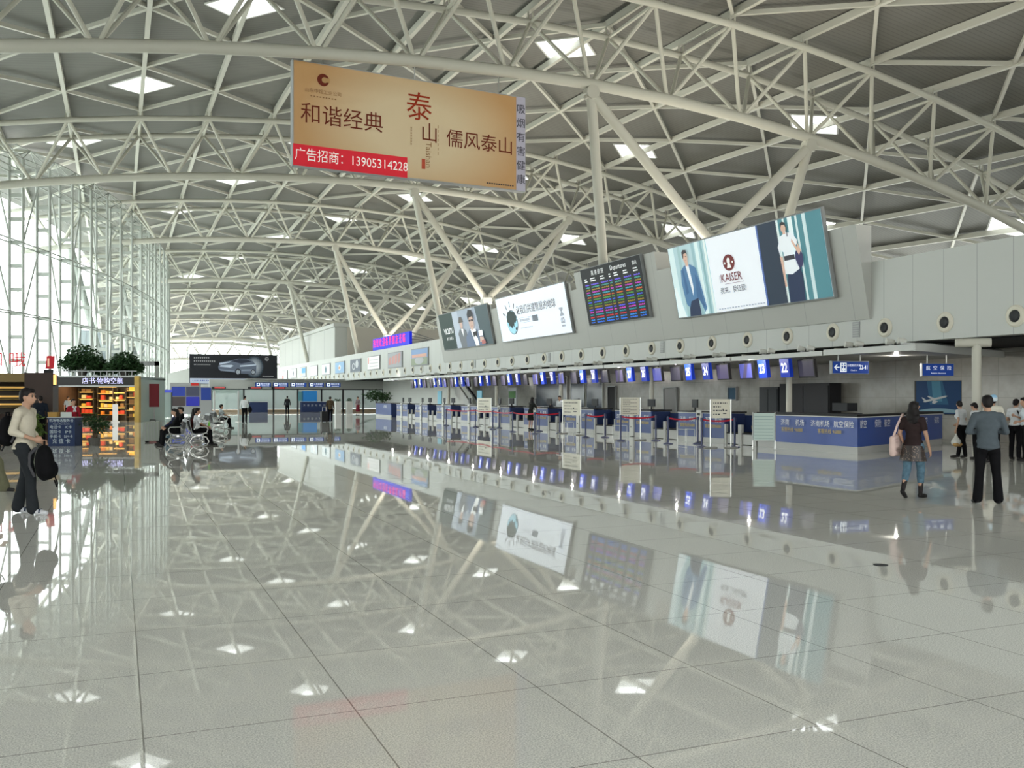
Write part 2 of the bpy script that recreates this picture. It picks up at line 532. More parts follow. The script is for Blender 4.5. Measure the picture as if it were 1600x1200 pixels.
# columns under the trusses, behind the bulkhead
for k in range(1, 6):
    y = TY[k]
    xl, xr = X0 + LAT * 4.5, X0 + LAT * 7.5
    lab = {1: 'nearest group of cream tube columns, rising beside the departures board to the roof', 2: 'second group of cream tube columns, rising behind the suited men billboard', 3: 'third group of cream tube columns, beyond the red lit sign', 4: 'fourth group of cream tube columns, in front of the seamed pale box', 5: 'farthest group of cream tube columns near the far end'}[k]
    if zbot(xl, y) < 9: continue
    t = thing('forked_column', lab, 'column', (23.2, y, 5.75), group='forked columns carrying the trusses')
    org = (23.2, y, 5.75)
    xm, zm = {1: (26.9, 9.2), 2: (25.9, 9.1)}.get(k, (25.6, 7.9))
    for (x1, x2, z2, dy) in ((xl, xm - .1, zm, 0), (xr, xm + .1, zm, 0), (xl, 22.1 if k == 1 else 22.55, 5.8, 2.0 if k == 1 else 0), (xr, 29.8 if k == 1 else 26.9, 5.8, 0)):
        r = .24
        p, q = V((x1, y, zbot(x1, y) - .45)), V((x2, y + dy, z2))
        MB().tube(p, q, r, 12).build('strut', STEEL, t, org=org, smooth=True)
    MB().span((xm - .35, y - .35, 5.75), (xm + .35, y + .35, zm + .05)).build('pier', WALLW, t, org=org)
    for x1 in (xl, xr):
        j = MB()
        j.tube((x1, y - .25, zbot(x1, y) - .42), (x1, y + .25, zbot(x1, y) - .42), .33, 10)
        j.span((x1 - .3, y - .12, zbot(x1, y) - .7), (x1 + .3, y + .12, zbot(x1, y) - .1))
        j.build('joint', STEEL, t, org=org)

# ------------------------------------------------------------------ window wall
def wp(y, off=0.0):
    """point on the curved wall, off metres into the hall"""
    x = xwall(y); s = (0.355 - 0.005 * (min(y, 140) - 69)) if y < 140 else 0.0
    n = V((1, -s, 0)).normalized()
    return V((x, y, 0)) + n * off
YW = [14.0]
while YW[-1] < 150:
    y = YW[-1]; s = (0.355 - 0.005 * (min(y, 140) - 69))
    YW.append(y + 4.2 / math.sqrt(1 + s * s))
def wtop(y): 
    p = wp(y); return zbot(p.x, y) + 2.4
gl = MB()
for a, b in zip(YW, YW[1:]):
    pa, pb = wp(a, -.12), wp(b, -.12)
    gl.add([pa + V((0, 0, .02)), pb + V((0, 0, .02)), pb + V((0, 0, wtop(b) + 1.2)), pa + V((0, 0, wtop(a) + 1.2))], [(0, 1, 2, 3)])
win = struct(gl.build('window_1', GLASS))
fr = MB()
zs = []
z = 0.9
while z < 20: zs.append(z); z += 1.56
thick = set(range(1, 14, 3))
for i, z in enumerate(zs):
    for a, b in zip(YW, YW[1:]):
        if z > min(wtop(a), wtop(b)) + .5: continue
        pa, pb = wp(a, -.05) + V((0, 0, z)), wp(b, -.05) + V((0, 0, z))
        fr.tube(pa, pb, .022, 4)
        if i in thick:
            for o in (.05, .85):
                fr.tube(wp(a, o) + V((0, 0, z)), wp(b, o) + V((0, 0, z)), .05, 5)
fr.build('window_transom', MULL, win)
br = MB()
for i, y in enumerate(YW[:-1]):
    if y > 104: break
    y2 = YW[i + 1]
    zz = zs[1]; up = i % 2 == 0
    while zz + 4.68 < wtop(y2):
        za, zb_ = (zz + 4.68, zz) if up else (zz, zz + 4.68)
        br.tube(wp(y, .88) + V((0, 0, za)), wp(y2, .1) + V((0, 0, zb_)), .06, 6)
        zz += 4.68
br.build('window_brace', MULL, win)
mnear = 'white ladder mullion of the curved window wall, %s from its near end'
for i, y in enumerate(YW):
    p0, p1 = wp(y, 0.0), wp(y, 0.88)
    t = thing('ladder_mullion', mnear % ordn(i), 'mullion', p0, group='ladder mullions of the window wall')
    zt = wtop(y)
    nn = (p1 - p0).normalized()
    sd = V((-nn.y, nn.x, 0))
    for p, r in ((p0, .10), (p1, .10)):
        MB().tube(p, p + V((0, 0, zt)), r, 8).build('upright', MULL, t, org=p0, smooth=True)
    for z in zs:
        if z < zt - .2:
            c = (p0 + p1) / 2 + V((0, 0, z))
            MB().box(c, (.78, .07, .26), M=Matrix.Rotation(math.atan2(nn.y, nn.x), 3, 'Z')).build('batten', MULL, t, org=p0)
# head of the window wall: a light space truss up to the deck
hd = MB()
for i, (a, b) in enumerate(zip(YW, YW[1:])):
    ta, tb = wtop(a), wtop(b)
    for o, dz in ((0, 0), (.88, 0), (.44, .9)):
        hd.tube(wp(a, o) + V((0, 0, ta + dz)), wp(b, o) + V((0, 0, tb + dz)), .05, 5)
    hd.tube(wp(a, 0) + V((0, 0, ta)), wp((a + b) / 2, .44) + V((0, 0, (ta + tb) / 2 + .9)), .04, 5)
    hd.tube(wp(b, 0) + V((0, 0, tb)), wp((a + b) / 2, .44) + V((0, 0, (ta + tb) / 2 + .9)), .04, 5)
    hd.tube(wp(a, .88) + V((0, 0, ta)), wp((a + b) / 2, .44) + V((0, 0, (ta + tb) / 2 + .9)), .04, 5)
    hd.tube(wp(b, .88) + V((0, 0, tb)), wp((a + b) / 2, .44) + V((0, 0, (ta + tb) / 2 + .9)), .04, 5)
struct(hd.build('trim_4', MULL))
# raking columns outside that carry the eaves
for k in (1, 2, 3, 4):
    y = TY[k]; xa = xwall(y) - 4.3
    za = zbot(xa, y) - .3
    t = thing('raking_column', ['white raking column outside the glass, nearest the viewer', 'white raking column outside the glass, left of the leafy tree', 'white raking column outside the glass, behind the leafy tree', 'white raking column outside the far curve of glass'][k - 1], 'column', (xa, y, -.06), group='raking columns outside the window wall')
    for dx in (.9, 3.7):
        MB().tube((xa, y, za), (xa + dx, y, -.06), .30, 12).build('leg', MULL, t, org=(xa, y, -.06), smooth=True)
# glazed far end
fe = MB(); yE = 206.5
for x in [xwall(yE) + 2.6 * i for i in range(0, 9)]:
    fe.span((x - .08, yE - .1, 0), (x + .08, yE + .1, zbot(x, yE) + 2.5))
for z in (3.2, 6.0, 8.4):
    fe.span((xwall(yE), yE - .08, z - .06), (xwall(yE) + 21, yE + .08, z + .06))
wfar = struct(fe.build('window_2', MULL))
pv = MB(); x0e = xwall(yE)
pv.add([(x0e, yE, 0), (x0e + 56, yE, 0), (x0e + 56, yE, 13), (x0e, yE, 13)], [(0, 1, 2, 3)]).build('window_pane', GLASS, wfar)

# ------------------------------------------------------------------ right-hand side
FASC = seams('pale_grey_fascia_panels', (0.49, 0.505, 0.475), 1, 1.15, 0.72, 0.022, (0.30, 0.31, 0.30), rough=0.45)
BULK = seams('grey_bulkhead_panels', (0.425, 0.43, 0.40), 1, 2.3, 0.72, 0.022, (0.30, 0.30, 0.29), rough=0.45)
XF = 22.0
struct(MB().span((XF, -14, 3.3), (XF + .5, 145, 5.9)).build('trim_1', FASC))
struct(MB().span((XF + .5, -14, 3.25), (27.6, 145, 3.45)).build('ceiling_lower', mat('painted_gap_shade', (0.02, 0.02, 0.02), 0.8)))  # black colour paints the shade in the gap above the canopy
struct(MB().span((XF + .5, -14, 5.6), (60, 106, 5.75)).build('floor_upper', mat('grey_deck', (0.45, 0.45, 0.42), 0.7)))
# leaning bulkhead that carries the billboards
YB0, YB1 = 23.1, 65.3
zb0, zb1 = 4.1, 7.05
xb0, xb1 = 21.93, 21.35
lean = (xb1 - xb0) / (zb1 - zb0)
def xlean(z): return xb0 + (z - zb0) * lean
b = MB()
b.prism([(xb0, YB0, zb0), (xb1, YB0, zb1), (XF, YB0, zb1), (XF, YB0, zb0)], (0, YB1 - YB0, 0))
for y0, y1, zt in ((23.15, 24.2, 7.05), (34.9, 42.6, 7.85), (43.2, 53.4, 7.45), (54.3, 65.2, 7.35)):
    if zt > 7.1: b.prism([(xlean(7.05), y0, 7.05), (xlean(zt), y0, zt), (XF + .4, y0, zt), (XF + .4, y0, 7.05)], (0, y1 - y0, 0))
struct(b.build('trim_2', BULK))
# seamed box beyond and its cream face
BOXM = seams('pale_seamed_panels', (0.43, 0.44, 0.41), 1, 5.6, 0.0, 0.14, (0.25, 0.26, 0.26), rough=0.5)
struct(MB().span((22.6, 106, 5.6), (24, 146, 9.5)).span((22.4, 105.7, 9.5), (24.3, 146.2, 9.9)).build('wall_upper', BOXM))
struct(MB().span((24, 105.8, 5.6), (60, 107, 9.5)).build('wall_beyond', mat('cream_wall', (0.46, 0.43, 0.37), 0.6, noise=.03, nscale=.4)))
# back wall behind the desks, marble tiles
TILE = seams('beige_marble_tiles', (0.32, 0.305, 0.27), 1, 1.5, 0.3, 0.016, (0.22, 0.21, 0.19), rough=0.22, axis2=2, step2=0.75, off2=0.1, speck=0.08, sscale=3.0)
struct(MB().span((27.2, -14, 0), (27.6, 100, 3.3)).build('wall_right', TILE))
struct(MB().span((26.6, 72.0, 0), (27.2, 100, 3.3)).build('wall_pale', WALLW))
# far end of the check-in side
# the hall goes on behind the viewer
rr = MB()
for i in range(12):
    xa, xb = -57 + i * 10, -47 + i * 10
    rr.add([(xa, -18, zlat(xa, 8) - .5), (xb, -18, zlat(xb, 8) - .5), (xb, 8.8, zlat(xb, 8) + .28), (xa, 8.8, zlat(xa, 8) + .28)], [(0, 1, 2, 3)])
struct(rr.build('ceiling_behind', DECK))
wb = MB().span((-60, -18.3, 12.5), (64, -18, 18))
for i in range(18): wb.span((-57 + i * 7 - .15, -18.3, 0), (-57 + i * 7 + .15, -18, 12.5))
for z in (3.2, 6.4, 9.6): wb.span((-60, -18.25, z - .06), (64, -18.05, z + .06))
struct(wb.build('wall_behind', WALLW))
# unseen area lights added over the upper deck to brighten the roof underside
UPL = [(25.5, 18 + 12 * i, 6.4, 520 if i < 3 else 560) for i in range(7)]
for x, y, z, e in UPL:
    ld = bpy.data.lights.new('roof_fill_light', 'AREA'); ld.shape = 'RECTANGLE'; ld.size = 1.0; ld.size_y = 7.0
    ld.energy = e; ld.color = (1.0, 0.93, 0.80)
    lo = bpy.data.objects.new('roof_fill_light', ld); COL.objects.link(lo)
    lo.location = (x, y, z); lo.rotation_euler = (PI, math.radians(0), 0)

# small downlights in the soffit over the desks
for i in range(12):
    ld = bpy.data.lights.new('soffit_downlight', 'POINT'); ld.shadow_soft_size = .04
    ld.energy = 55; ld.color = (1.0, 0.96, 0.88)
    lo = bpy.data.objects.new('soffit_downlight', ld); COL.objects.link(lo)
    lo.location = (21.3 if i else 23.5, 26.0 + 4.85 * (i - .5), 2.90)

# pale wing of the building seen through the far glass, under the eaves
struct(MB().span((-9, 209, -.06), (5.4, 212, 15)).build('wall_outside', seams('pale_outside_wing', (0.10, 0.12, 0.125), 0, 1.2, 0, .12, (0.06, 0.07, 0.075))))
# ================================================================== CHECK-IN SIDE
GOLD = mat('gold_letters', (0.62, 0.46, 0.10), 0.4, noise=0)
LETW = mat('white_letters', (0.82, 0.84, 0.86), 0.4)
LETL = lit('lit_white_letters', (0.95, 0.97, 1.0), 1.0)
SGN = lit('lit_blue_sign', (0.008, 0.03, 0.30), 0.65)
SGN2 = lit('dim_blue_sign', (0.02, 0.06, 0.30), 0.35)
LEFTW = V((0, -1, 0))        # along the wall, towards the viewer: right-hand direction of what hangs there

# round air nozzles and grilles in the fascia
def nozzle(y, i):
    c = V((XF, y, 3.78))
    t = thing('air_nozzle', 'round cream air nozzle, %s along the pale fascia from its near end' % ordn(i), 'air vent', c, group='round nozzles along the fascia')
    MB().lathe(c, [(.30, .0), (.30, -.02), (.25, -.06), (.17, -.05), (.17, .0)], 20, axis='x').build('ring', mat('cream_vent', (0.66, 0.63, 0.53), 0.5), t, org=c, smooth=True)
    MB().lathe(c, [(.165, .0), (.165, -.03), (.12, -.075), (.05, -.05), (.01, -.05)], 16, axis='x').build('core', DARK, t, org=c, smooth=True)
i = 0
y = 17.9
while y < 144:
    nozzle(y, i) if i < 55 else None
    i += 1; y += 2.31
gi = 0
y = 23.75
while y < 143:
    t = thing('vent_grille', 'small grey upright grille in the fascia, %s from the near end' % ordn(gi), 'grille', (XF, y, 3.8), group='small grilles along the fascia')
    c = V((XF, y, 3.8))
    MB().span((XF - .02, y - .16, 3.55), (XF, y + .16, 4.05)).build('plate', GREYP, t, org=c)
    m = MB()
    for k in range(6): m.span((XF - .035, y - .13, 3.60 + k * .075), (XF - .02, y + .13, 3.63 + k * .075))
    m.build('louvre', mat('light_grey_louvre', (0.45, 0.46, 0.45), 0.5), t, org=c)
    gi += 1; y += 11.75

# canopy slabs over the desks
SLAB = mat('white_canopy', (0.55, 0.56, 0.54), 0.4)
SOFF = seams('slatted_soffit', (0.34, 0.34, 0.32), 1, 0.3, 0.0, 0.06, (0.16, 0.16, 0.15), rough=0.4)
XC = 20.5
PIT = 4.85
ci = 0
y = 75.4 - PIT
edges = []
yy = 28.45
segs = [(19.9, 23.55)] + [(23.62 + PIT * k, 23.62 + PIT * k + PIT - .1) for k in range(11)]
for k, (a, b) in enumerate(segs):
    c = V((XC, (a + b) / 2, 3.0))
    t = thing('desk_canopy', 'white canopy panel over the desks, %s from the insurance counter' % ordn(k), 'canopy', c, group='white canopy panels over the desks')
    if k == 0:
        dx, dy = math.cos(math.radians(21)), math.sin(math.radians(21))
        L = 6.9
        P = [(XC, a, 2.98), (XC, b, 2.98), (XC + dx * L, b, 2.98), (XC + dx * L, a + dy * L, 2.98)]
        MB().prism(P, (0, 0, .11)).build('slab', SOFF, t, org=c)
        e = MB()
        e.span((XC - .02, a, 2.93), (XC + .04, b, 3.11))
        e.bar((XC, a, 3.02), (XC + dx * L, a + dy * L, 3.02), .06, .20)
        e.prism([(XC, a, 3.1), (XC + dx * L, a + dy * L, 3.1), (XC + dx * L, a + dy * L + .9, 3.35), (XC + .3, a + .8, 3.16)], (0, 0, .04))
        e.build('edge_trim', SLAB, t, org=c)
    else:
        MB().span((XC + .04, a, 2.98), (XF + 5.1, b, 3.06)).build('slab', SOFF, t, org=c)
        e = MB()
        e.span((XC - .02, a, 2.93), (XC + .06, b, 3.08))
        e.span((XC, a, 2.95), (XC + .5, b, 2.98))
        e.build('edge_trim', SLAB, t, org=c)
    MB().bar((XC + .5, b + .06, 3.1), (XF + .4, b + .06, 3.1), .10, .14).build('hanger_arm', STEEL, t, org=c)
# spotlights sitting on the canopy edge
def spot():
    t = thing('spotlight', 'x', 'spotlight', (0, 0, 0), group='twin spotlights on the canopy edge')
    MB().box((0, 0, .05), (.12, .12, .10)).build('bracket', GREYP, t)
    m = MB().tube((.12, -.02, .16), (-.14, .12, .20), .11, 10, r2=.14)
    m.build('lamp_head', mat('pale_lamp_body', (0.62, 0.62, 0.57), 0.4), t, smooth=True)
    return t
sp0 = spot(); k = 0
for si, (a, b) in enumerate(segs[:11]):
    base = [a + .9, a + 1.35, a + 2.9, a + 3.35] if si > 0 else [a + .5, a + .95, a + 2.2, a + 2.65]
    for q, yq in enumerate(base):
        loc = (XC + .34, yq, 3.08)
        if si == 0: loc = (XC + .5, yq + .4, 3.12)
        lab = 'pale spotlight on the white canopy edge, %s from the insurance counter' % ordn(k)
        if k == 0: sp0.location = loc; sp0.scale = (.78, .78, .72); sp0['label'] = lab
        else: dup(sp0, loc, label=lab)
        k += 1
# slim posts
for k in range(5):
    y = 27.8 + 9.6 * k
    t = thing('canopy_post', 'slim cream post under the canopy behind the desks, %s from the insurance counter' % ordn(k), 'post', (22.6, y, 0), group='slim posts under the canopy')
    MB().tube((22.6, y, 0), (22.6, y, 2.97), .11, 12).build('shaft', STEEL, t, org=(22.6, y, 0), smooth=True)
    MB().tube((22.6, y, .0), (22.6, y, .05), .2, 12).build('base_plate', STEEL, t, org=(22.6, y, 0))
t = thing('canopy_post', 'cream round post with crossbar at the canopy corner, behind the waiting group', 'post', (21.5, 18.7, 0))
MB().tube((21.5, 18.7, 0), (21.5, 18.7, 3.05), .12, 14).build('shaft', STEEL, t, org=(21.5, 18.7, 0), smooth=True)
MB().tube((21.1, 19.05, 3.1), (21.75, 18.45, 3.1), .12, 12).build('crossbar', STEEL, t, org=(21.5, 18.7, 0), smooth=True)

# number signs and screens -------------------------------------------
DEADSCR = lit('dim_screen', (0.05, 0.045, 0.075), 0.5)
BLUESCR = lit('blue_screen', (0.10, 0.11, 0.42), 0.7)
MIDSCR = lit('violet_screen', (0.09, 0.075, 0.16), 0.7)
def numsign(y, num, lab):
    c = V((21.75, y, 2.64))
    t = thing('counter_number_sign', lab, 'sign', c, group='blue desk number signs')
    ca, sa = math.cos(.16), math.sin(.16)
    R = V((-.16, -1, 0)).normalized(); U = V((-.14, 0, 1)).normalized(); Nn = R.cross(U)
    cc = c
    P = [cc + R * s + U * u for s, u in ((-.31, -.33), (.31, -.33), (.31, .33), (-.31, .33))]
    MB().prism(P, -Nn * .14).build('case', SGN, t, org=c)
    MB().tube(c + V((.07, 0, .3)), c + V((.07, 0, .36)), .03, 6).build('hanger', DARK, t, org=c)
    bd = Board((cc + R * -.31 + U * -.33) - c, R, U, t)
    bd.text(.31, .33, str(num), .46, LETL, layer=2, off=.012, sx=.92)
def screen(y, m, lab):
    c = V((21.8, y, 2.60))
    t = thing('desk_screen', lab, 'screen', c, group='flat screens over the desks')
    R = V((-.16, -1, 0)).normalized(); U = V((-.14, 0, 1)).normalized(); Nn = R.cross(U)
    P = [c + R * s + U * u for s, u in ((-.52, -.32), (.52, -.32), (.52, .32), (-.52, .32))]
    MB().prism(P, -Nn * .10).build('case', BLACK, t, org=c)
    b = Board(c + R * -.52 + U * -.32 - c, R, U, t)
    b.rect(.05, .05, .99, .59, m, 1)
    b.poly([(.25, .05), (.52, .05), (.75, .59), (.5, .59)], DEADSCR if m is not BLUESCR else MIDSCR, 2) if random.random() < .5 else None
    b.done('display')
    MB().tube(c + V((.06, 0, .3)), c + V((.06, 0, .38)), .03, 6).build('hanger', DARK, t, org=c)
scrs = [DEADSCR, BLUESCR, MIDSCR, DEADSCR, BLUESCR, MIDSCR, DEADSCR, DEADSCR, BLUESCR, BLUESCR, DEADSCR, MIDSCR, MIDSCR, DEADSCR, BLUESCR, MIDSCR, BLUESCR, DEADSCR, MIDSCR, DEADSCR]
for k in range(10):
    y = 27.0 + PIT * k
    for s, off, mo in ((0, 0, -1.08), (1, 1.25, 1.05)):
        n = 22 + 2 * k + s
        numsign(y + off, n, 'blue lit desk number sign reading %d under the canopy' % n)
        screen(y + off + mo, scrs[2 * k + s], 'flat %s screen beside the number %d sign' % ({DEADSCR: 'dark', BLUESCR: 'bright blue', MIDSCR: 'violet'}[scrs[2 * k + s]], n))

# check-in desks -------------------------------------------------------
def desk(y0, y1, num, word):
    c = V((19.4, (y0 + y1) / 2, 0))
    t = thing('check_in_desk', 'blue fronted check-in desk under sign %d' % num, 'check-in desk', c, group='blue check-in desks')
    MB().span((19.4, y0, .18), (19.46, y1, 1.06)).build('front_panel', BLUE, t, org=c)
    MB().span((19.46, y0 + .02, 0), (20.3, y1 - .02, 1.04)).build('cabinet', NAVY, t, org=c)
    MB().span((19.39, y0, 0), (19.47, y1, .18)).build('plinth', PLIN, t, org=c)
    MB().span((19.36, y0 - .02, 1.06), (20.35, y1 + .02, 1.11)).build('worktop', BLACK, t, org=c)
    MB().span((19.37, y0, 1.03), (19.40, y1, 1.06)).build('edge_strip', WHITE, t, org=c)
    b = Board(V((19.4, y1, 0)) - c, (0, -1, 0), (0, 0, 1), t, .005)
    w = y1 - y0
    b.text(w * .26, .80, '济南', .20, LETW, off=.004)
    b.text(w * .74, .80, '机场', .20, LETW, off=.004)
    b.text(w * .5, .58, '客服热线96888', .15, GOLD, off=.004)
def conveyor(y0, y1, lab):
    c = V((19.5, (y0 + y1) / 2, 0))
    t = thing('baggage_conveyor', lab, 'baggage conveyor', c, group='baggage scales between the desks')
    MB().span((19.45, y0 + .05, .02), (21.6, y1 - .05, .36)).build('base', PLIN, t, org=c)
    MB().prism([(19.42, y0 + .1, .36), (19.42, y1 - .1, .36), (19.42, y1 - .1, .40), (19.42, y0 + .1, .40)], (2.2, 0, .0)).build('belt', BELT, t, org=c)
    MB().span((20.2, y0 + .08, .40), (20.3, y1 - .08, .98)).build('rear_screen', NAVY, t, org=c)
    for yq in (y0 + .03, y1 - .03):
        MB().span((19.40, yq - .05, 0), (19.5, yq + .05, .68)).build('side_guard', PLIN, t, org=c)
def monitor_on(y, x=19.75, z=1.11, lab='', rz=0):
    c = V((x, y, z))
    t = thing('desk_monitor', lab, 'monitor', c, rz=rz, group='monitors on the check-in desks')
    MB().box((0, 0, .01), (.2, .2, .02)).box((0, 0, .08), (.05, .05, .14)).build('foot', DARK, t)
    MB().box((0, 0, .27), (.06, .40, .30)).build('display', DARK, t)
    return t
for k in range(9):
    b0 = 27.3 + 4.85 * k
    ne, no = 24 + 2 * k, 25 + 2 * k
    desk(b0, b0 + 1.28, ne, 0)
    desk(b0 + 1.62, b0 + 2.9, no, 0)
    # white strip cabinet between the pair
    c = V((19.35, b0 + 1.45, 0))
    t = thing('ticket_printer_cabinet', 'narrow white upright cabinet between desks %d and %d' % (ne, no), 'cabinet', c, group='narrow white cabinets between desks')
    MB().span((19.33, b0 + 1.30, 0.02), (19.8, b0 + 1.60, 1.14)).build('body', WHITE, t, org=c)
    MB().span((19.32, b0 + 1.36, .95), (19.335, b0 + 1.54, 1.04)).build('slot_panel', DARK, t, org=c)
    MB().tube((19.32, b0 + 1.45, .40), (19.345, b0 + 1.45, .40), .025, 8).build('lock', DARK, t, org=c)
    if k < 9:
        y0 = b0 - 1.95
        if k > 0:
            conveyor(y0 + .04, y0 + .96, 'white baggage conveyor beside desk %d, far one of its pair' % ne if False else 'black belted baggage conveyor beside desk %d' % (ne - 1))
            conveyor(y0 + .98, y0 + 1.92, 'black belted baggage conveyor beside desk %d' % ne)
        else:
            conveyor(y0 + .2, y0 + 1.05, 'black belted baggage conveyor beside the long insurance counter')
            conveyor(y0 + 1.07, y0 + 1.92, 'black belted baggage conveyor beside desk 24')
    monitor_on(b0 + .55, lab='dark monitor standing on desk %d' % ne, rz=.2)
    monitor_on(b0 + 2.3, lab='dark monitor standing on desk %d' % no, rz=-.1)
# white handrail frames in front of some cabinets
for k in (0, 1, 2, 4):
    y = 27.3 + 4.85 * k + 1.5
    t = thing('handrail_frame', 'small white tube frame standing before the cabinet beside desk %d' % (25 + 2 * k), 'rail frame', (18.95, y, 0), group='small white frames before the desks')
    MB().path([(-.28, .3, 0), (-.28, .3, .46), (-.28, -.3, .46), (-.28, -.3, 0)], .012, 6).build('front_hoop', CHROME, t)
    MB().tube((-.28, .3, .18), (-.28, -.3, .18), .010, 6).build('rail', CHROME, t)
    MB().path([(.05, .3, 0), (.05, .3, .46), (.05, -.3, .46), (.05, -.3, 0)], .012, 6).build('rear_hoop', CHROME, t)

# end desk at the far end with the potted plant
c = V((19.4, 72.8, 0))
t = thing('end_counter', 'long blue counter at the far end of the desk row, potted plant behind', 'counter', c)
MB().span((19.4, 70.6, .18), (19.46, 75.2, 1.08)).build('front_panel', BLUE, t, org=c)
MB().span((19.46, 70.6, 0), (20.3, 75.2, 1.06)).build('cabinet', NAVY, t, org=c)
MB().span((19.39, 70.6, 0), (19.47, 75.2, .18)).build('plinth', PLIN, t, org=c)
MB().span((19.36, 70.55, 1.08), (20.35, 75.25, 1.13)).build('worktop', BLACK, t, org=c)
Board(V((19.4, 75.2, 0)) - c, (0, -1, 0), (0, 0, 1), t, .005).text(3.0, .82, '济南机场', .26, LETW, off=.004)

# insurance counter -----------------------------------------------------
c = V((19.35, 20.85, 0))
t = thing('insurance_counter', 'long navy blue insurance counter with an angled corner and white characters', 'counter', c)
an = math.radians(25.5); d = V((math.cos(an), math.sin(an), 0)); nv = V((-d.y, d.x, 0))
p0, p1, p2 = V((19.4, 25.45, 0)), V((19.35, 20.85, 0)), V((19.35, 20.85, 0)) + d * 7.4
def wall2(z0, z1, th, off=0.0):
    """counter front of two planes"""
    q0 = p0 + V((-off, 0, 0)); q1 = p1 + V((-off, 0, 0)) + V((0, -off * .62, 0)); q2 = p2 - nv * off
    i0 = p0 + V((th, 0, 0)); i1 = p1 + V((th, th * .62, 0)); i2 = p2 + nv * th
    m = MB()
    up = V((0, 0, z1 - z0)); b = V((0, 0, z0))
    m.prism([q0 + b, q1 + b, i1 + b, i0 + b], up)
    m.prism([q1 + b, q2 + b, i2 + b, i1 + b], up)
    return m
BLUE2 = mat('deep_blue_panel', (0.018, 0.062, 0.29), 0.35, noise=0.04, nscale=2)
wall2(.2, 1.06, .06).build('front_panel', BLUE2, t, org=c)
wall2(0, .2, .08, -.015).build('plinth', PLIN, t, org=c)
wall2(1.03, 1.06, .05, .02).build('edge_strip', WHITE, t, org=c)
wall2(1.06, 1.13, .75, .03).build('worktop', BLACK, t, org=c)
wall2(.02, 1.04, .6, -.08).build('cabinet', NAVY, t, org=c)
b = Board(V((19.38, 25.4, 0)) - c, (p1 - p0).normalized(), (0, 0, 1), t, .012)
for s, w in ((.25, '济南'), (.82, '机场'), (1.55, '济南'), (2.25, '机场')): b.text(s - .12, .82, w, .21, LETW, off=.004)
b.text(3.05, .82, '济南机场', .21, LETW, off=.004); b.text(4.05, .82, '航空保险', .21, LETW, off=.004)
for s in (.2, 1.75, 3.45): b.text(s, .60, '客服热线 96888', .15, GOLD, off=.004)
b = Board(p1 - c, d, (0, 0, 1), t, .012)
for s, w in ((.35, '航空'), (1.45, '保险'), (2.2, '航空'), (4.75, '航空'), (5.55, '航空'), (6.7, '保险')): b.text(s, .83, w, .25, LETW, off=.005)

# hung direction signs under the canopy --------------------------------
def hungsign(c, w, h, ang, lab, fill):
    c = V(c)
    t = thing('hanging_sign', lab, 'sign', c)
    R = V((math.cos(ang), math.sin(ang), 0)); U = V((0, 0, 1)); Nn = R.cross(U)
    P = [c + R * s + U * u for s, u in ((-w / 2, -h / 2), (w / 2, -h / 2), (w / 2, h / 2), (-w / 2, h / 2))]
    MB().prism(P, -Nn * .14).build('case', GREYP, t, org=c)
    for s in (-.3, .3):
        MB().tube(c + R * (s * w) - Nn * .07 + U * (h / 2), c + R * (s * w) - Nn * .07 + V((0, 0, 2.99 - c.z)), .02, 6).build('hanger', CHROME, t, org=c)
    b = Board(R * (-w / 2) + U * (-h / 2), R, U, t, .006)
    b.rect(.02, .02, w - .02, h - .02, SGN2, 1)
    fill(b, w, h)
    b.done('sign_face')
    return t
LB = lit('soft_white_letters', (0.82, 0.88, 0.92), .7)
def f1(b, w, h):
    b.poly([(.06, h * .5), (.16, h * .72), (.2, h * .72), (.13, h * .54), (.27, h * .54), (.27, h * .46), (.13, h * .46), (.2, h * .28), (.16, h * .28)], LB, 3)
    b.rect(.30, .06, .54, h - .06, LB, 3)
    b.rect(.34, .10, .40, h - .16, SGN2, 4); b.rect(.44, .10, .50, h - .16, SGN2, 4); b.disc(.37, h - .11, .03, .03, SGN2, 4); b.disc(.47, h - .11, .03, .03, SGN2, 4)
    b.rect(.36, .12, .48, .18, LB, 5)
    b.text(.82, h * .64, '办理乘机手续', .088, LB, 3, off=.002)
    b.text(.82, h * .28, 'Check in', .07, LB, 3)
    b.text(w - .22, h * .5, '22-41', .19, LB, 3, off=.003, sx=.75)
hungsign((21.9, 23.9, 2.58), 1.42, .42, math.radians(-5), 'blue hanging sign with arrow and 22-41 in front of the insurance counter screens', f1)
def f2(b, w, h):
    for i, ch in enumerate('航空保险'): b.text(.2 + i * .24, h * .62, ch, .15, LB, 3, off=.003)
    b.text(w * .5, h * .24, 'Aviation  Insurance', .065, LB, 3)
hungsign((24.4, 22.7, 2.50), 1.1, .42, math.radians(-16), 'blue hanging sign reading aviation insurance above the angled counter', f2)

# things behind the desks ------------------------------------------------
def wallpiece(name, y0, y1, z0, z1, m, lab, cat, x=27.2, th=.08, frame=None):
    c = V((x, (y0 + y1) / 2, z0))
    t = thing(name, lab, cat, c)
    MB().span((x - th, y0, z0), (x, y1, z1)).build('panel', m, t, org=c)
    f = MB()
    for a, bb in (((x - th - .03, y0 - .05, z1), (x, y1 + .05, z1 + .06)), ((x - th - .03, y0 - .05, z0 - .06 if z0 > .1 else 0), (x, y1 + .05, z0 if z0 > .1 else .02)), ((x - th - .03, y0 - .05, z0), (x, y0, z1)), ((x - th - .03, y1, z0), (x, y1 + .05, z1))): f.span(a, bb)
    f.build('frame', frame or GREYP, t, org=c)
    return t
DKG = mat('dark_office_glass', (0.03, 0.04, 0.06), 0.15)
wallpiece('office_window', 55.5, 60.4, .95, 2.9, DKG, 'wide dark office window behind the woman in a black dress', 'window', frame=CHROME)
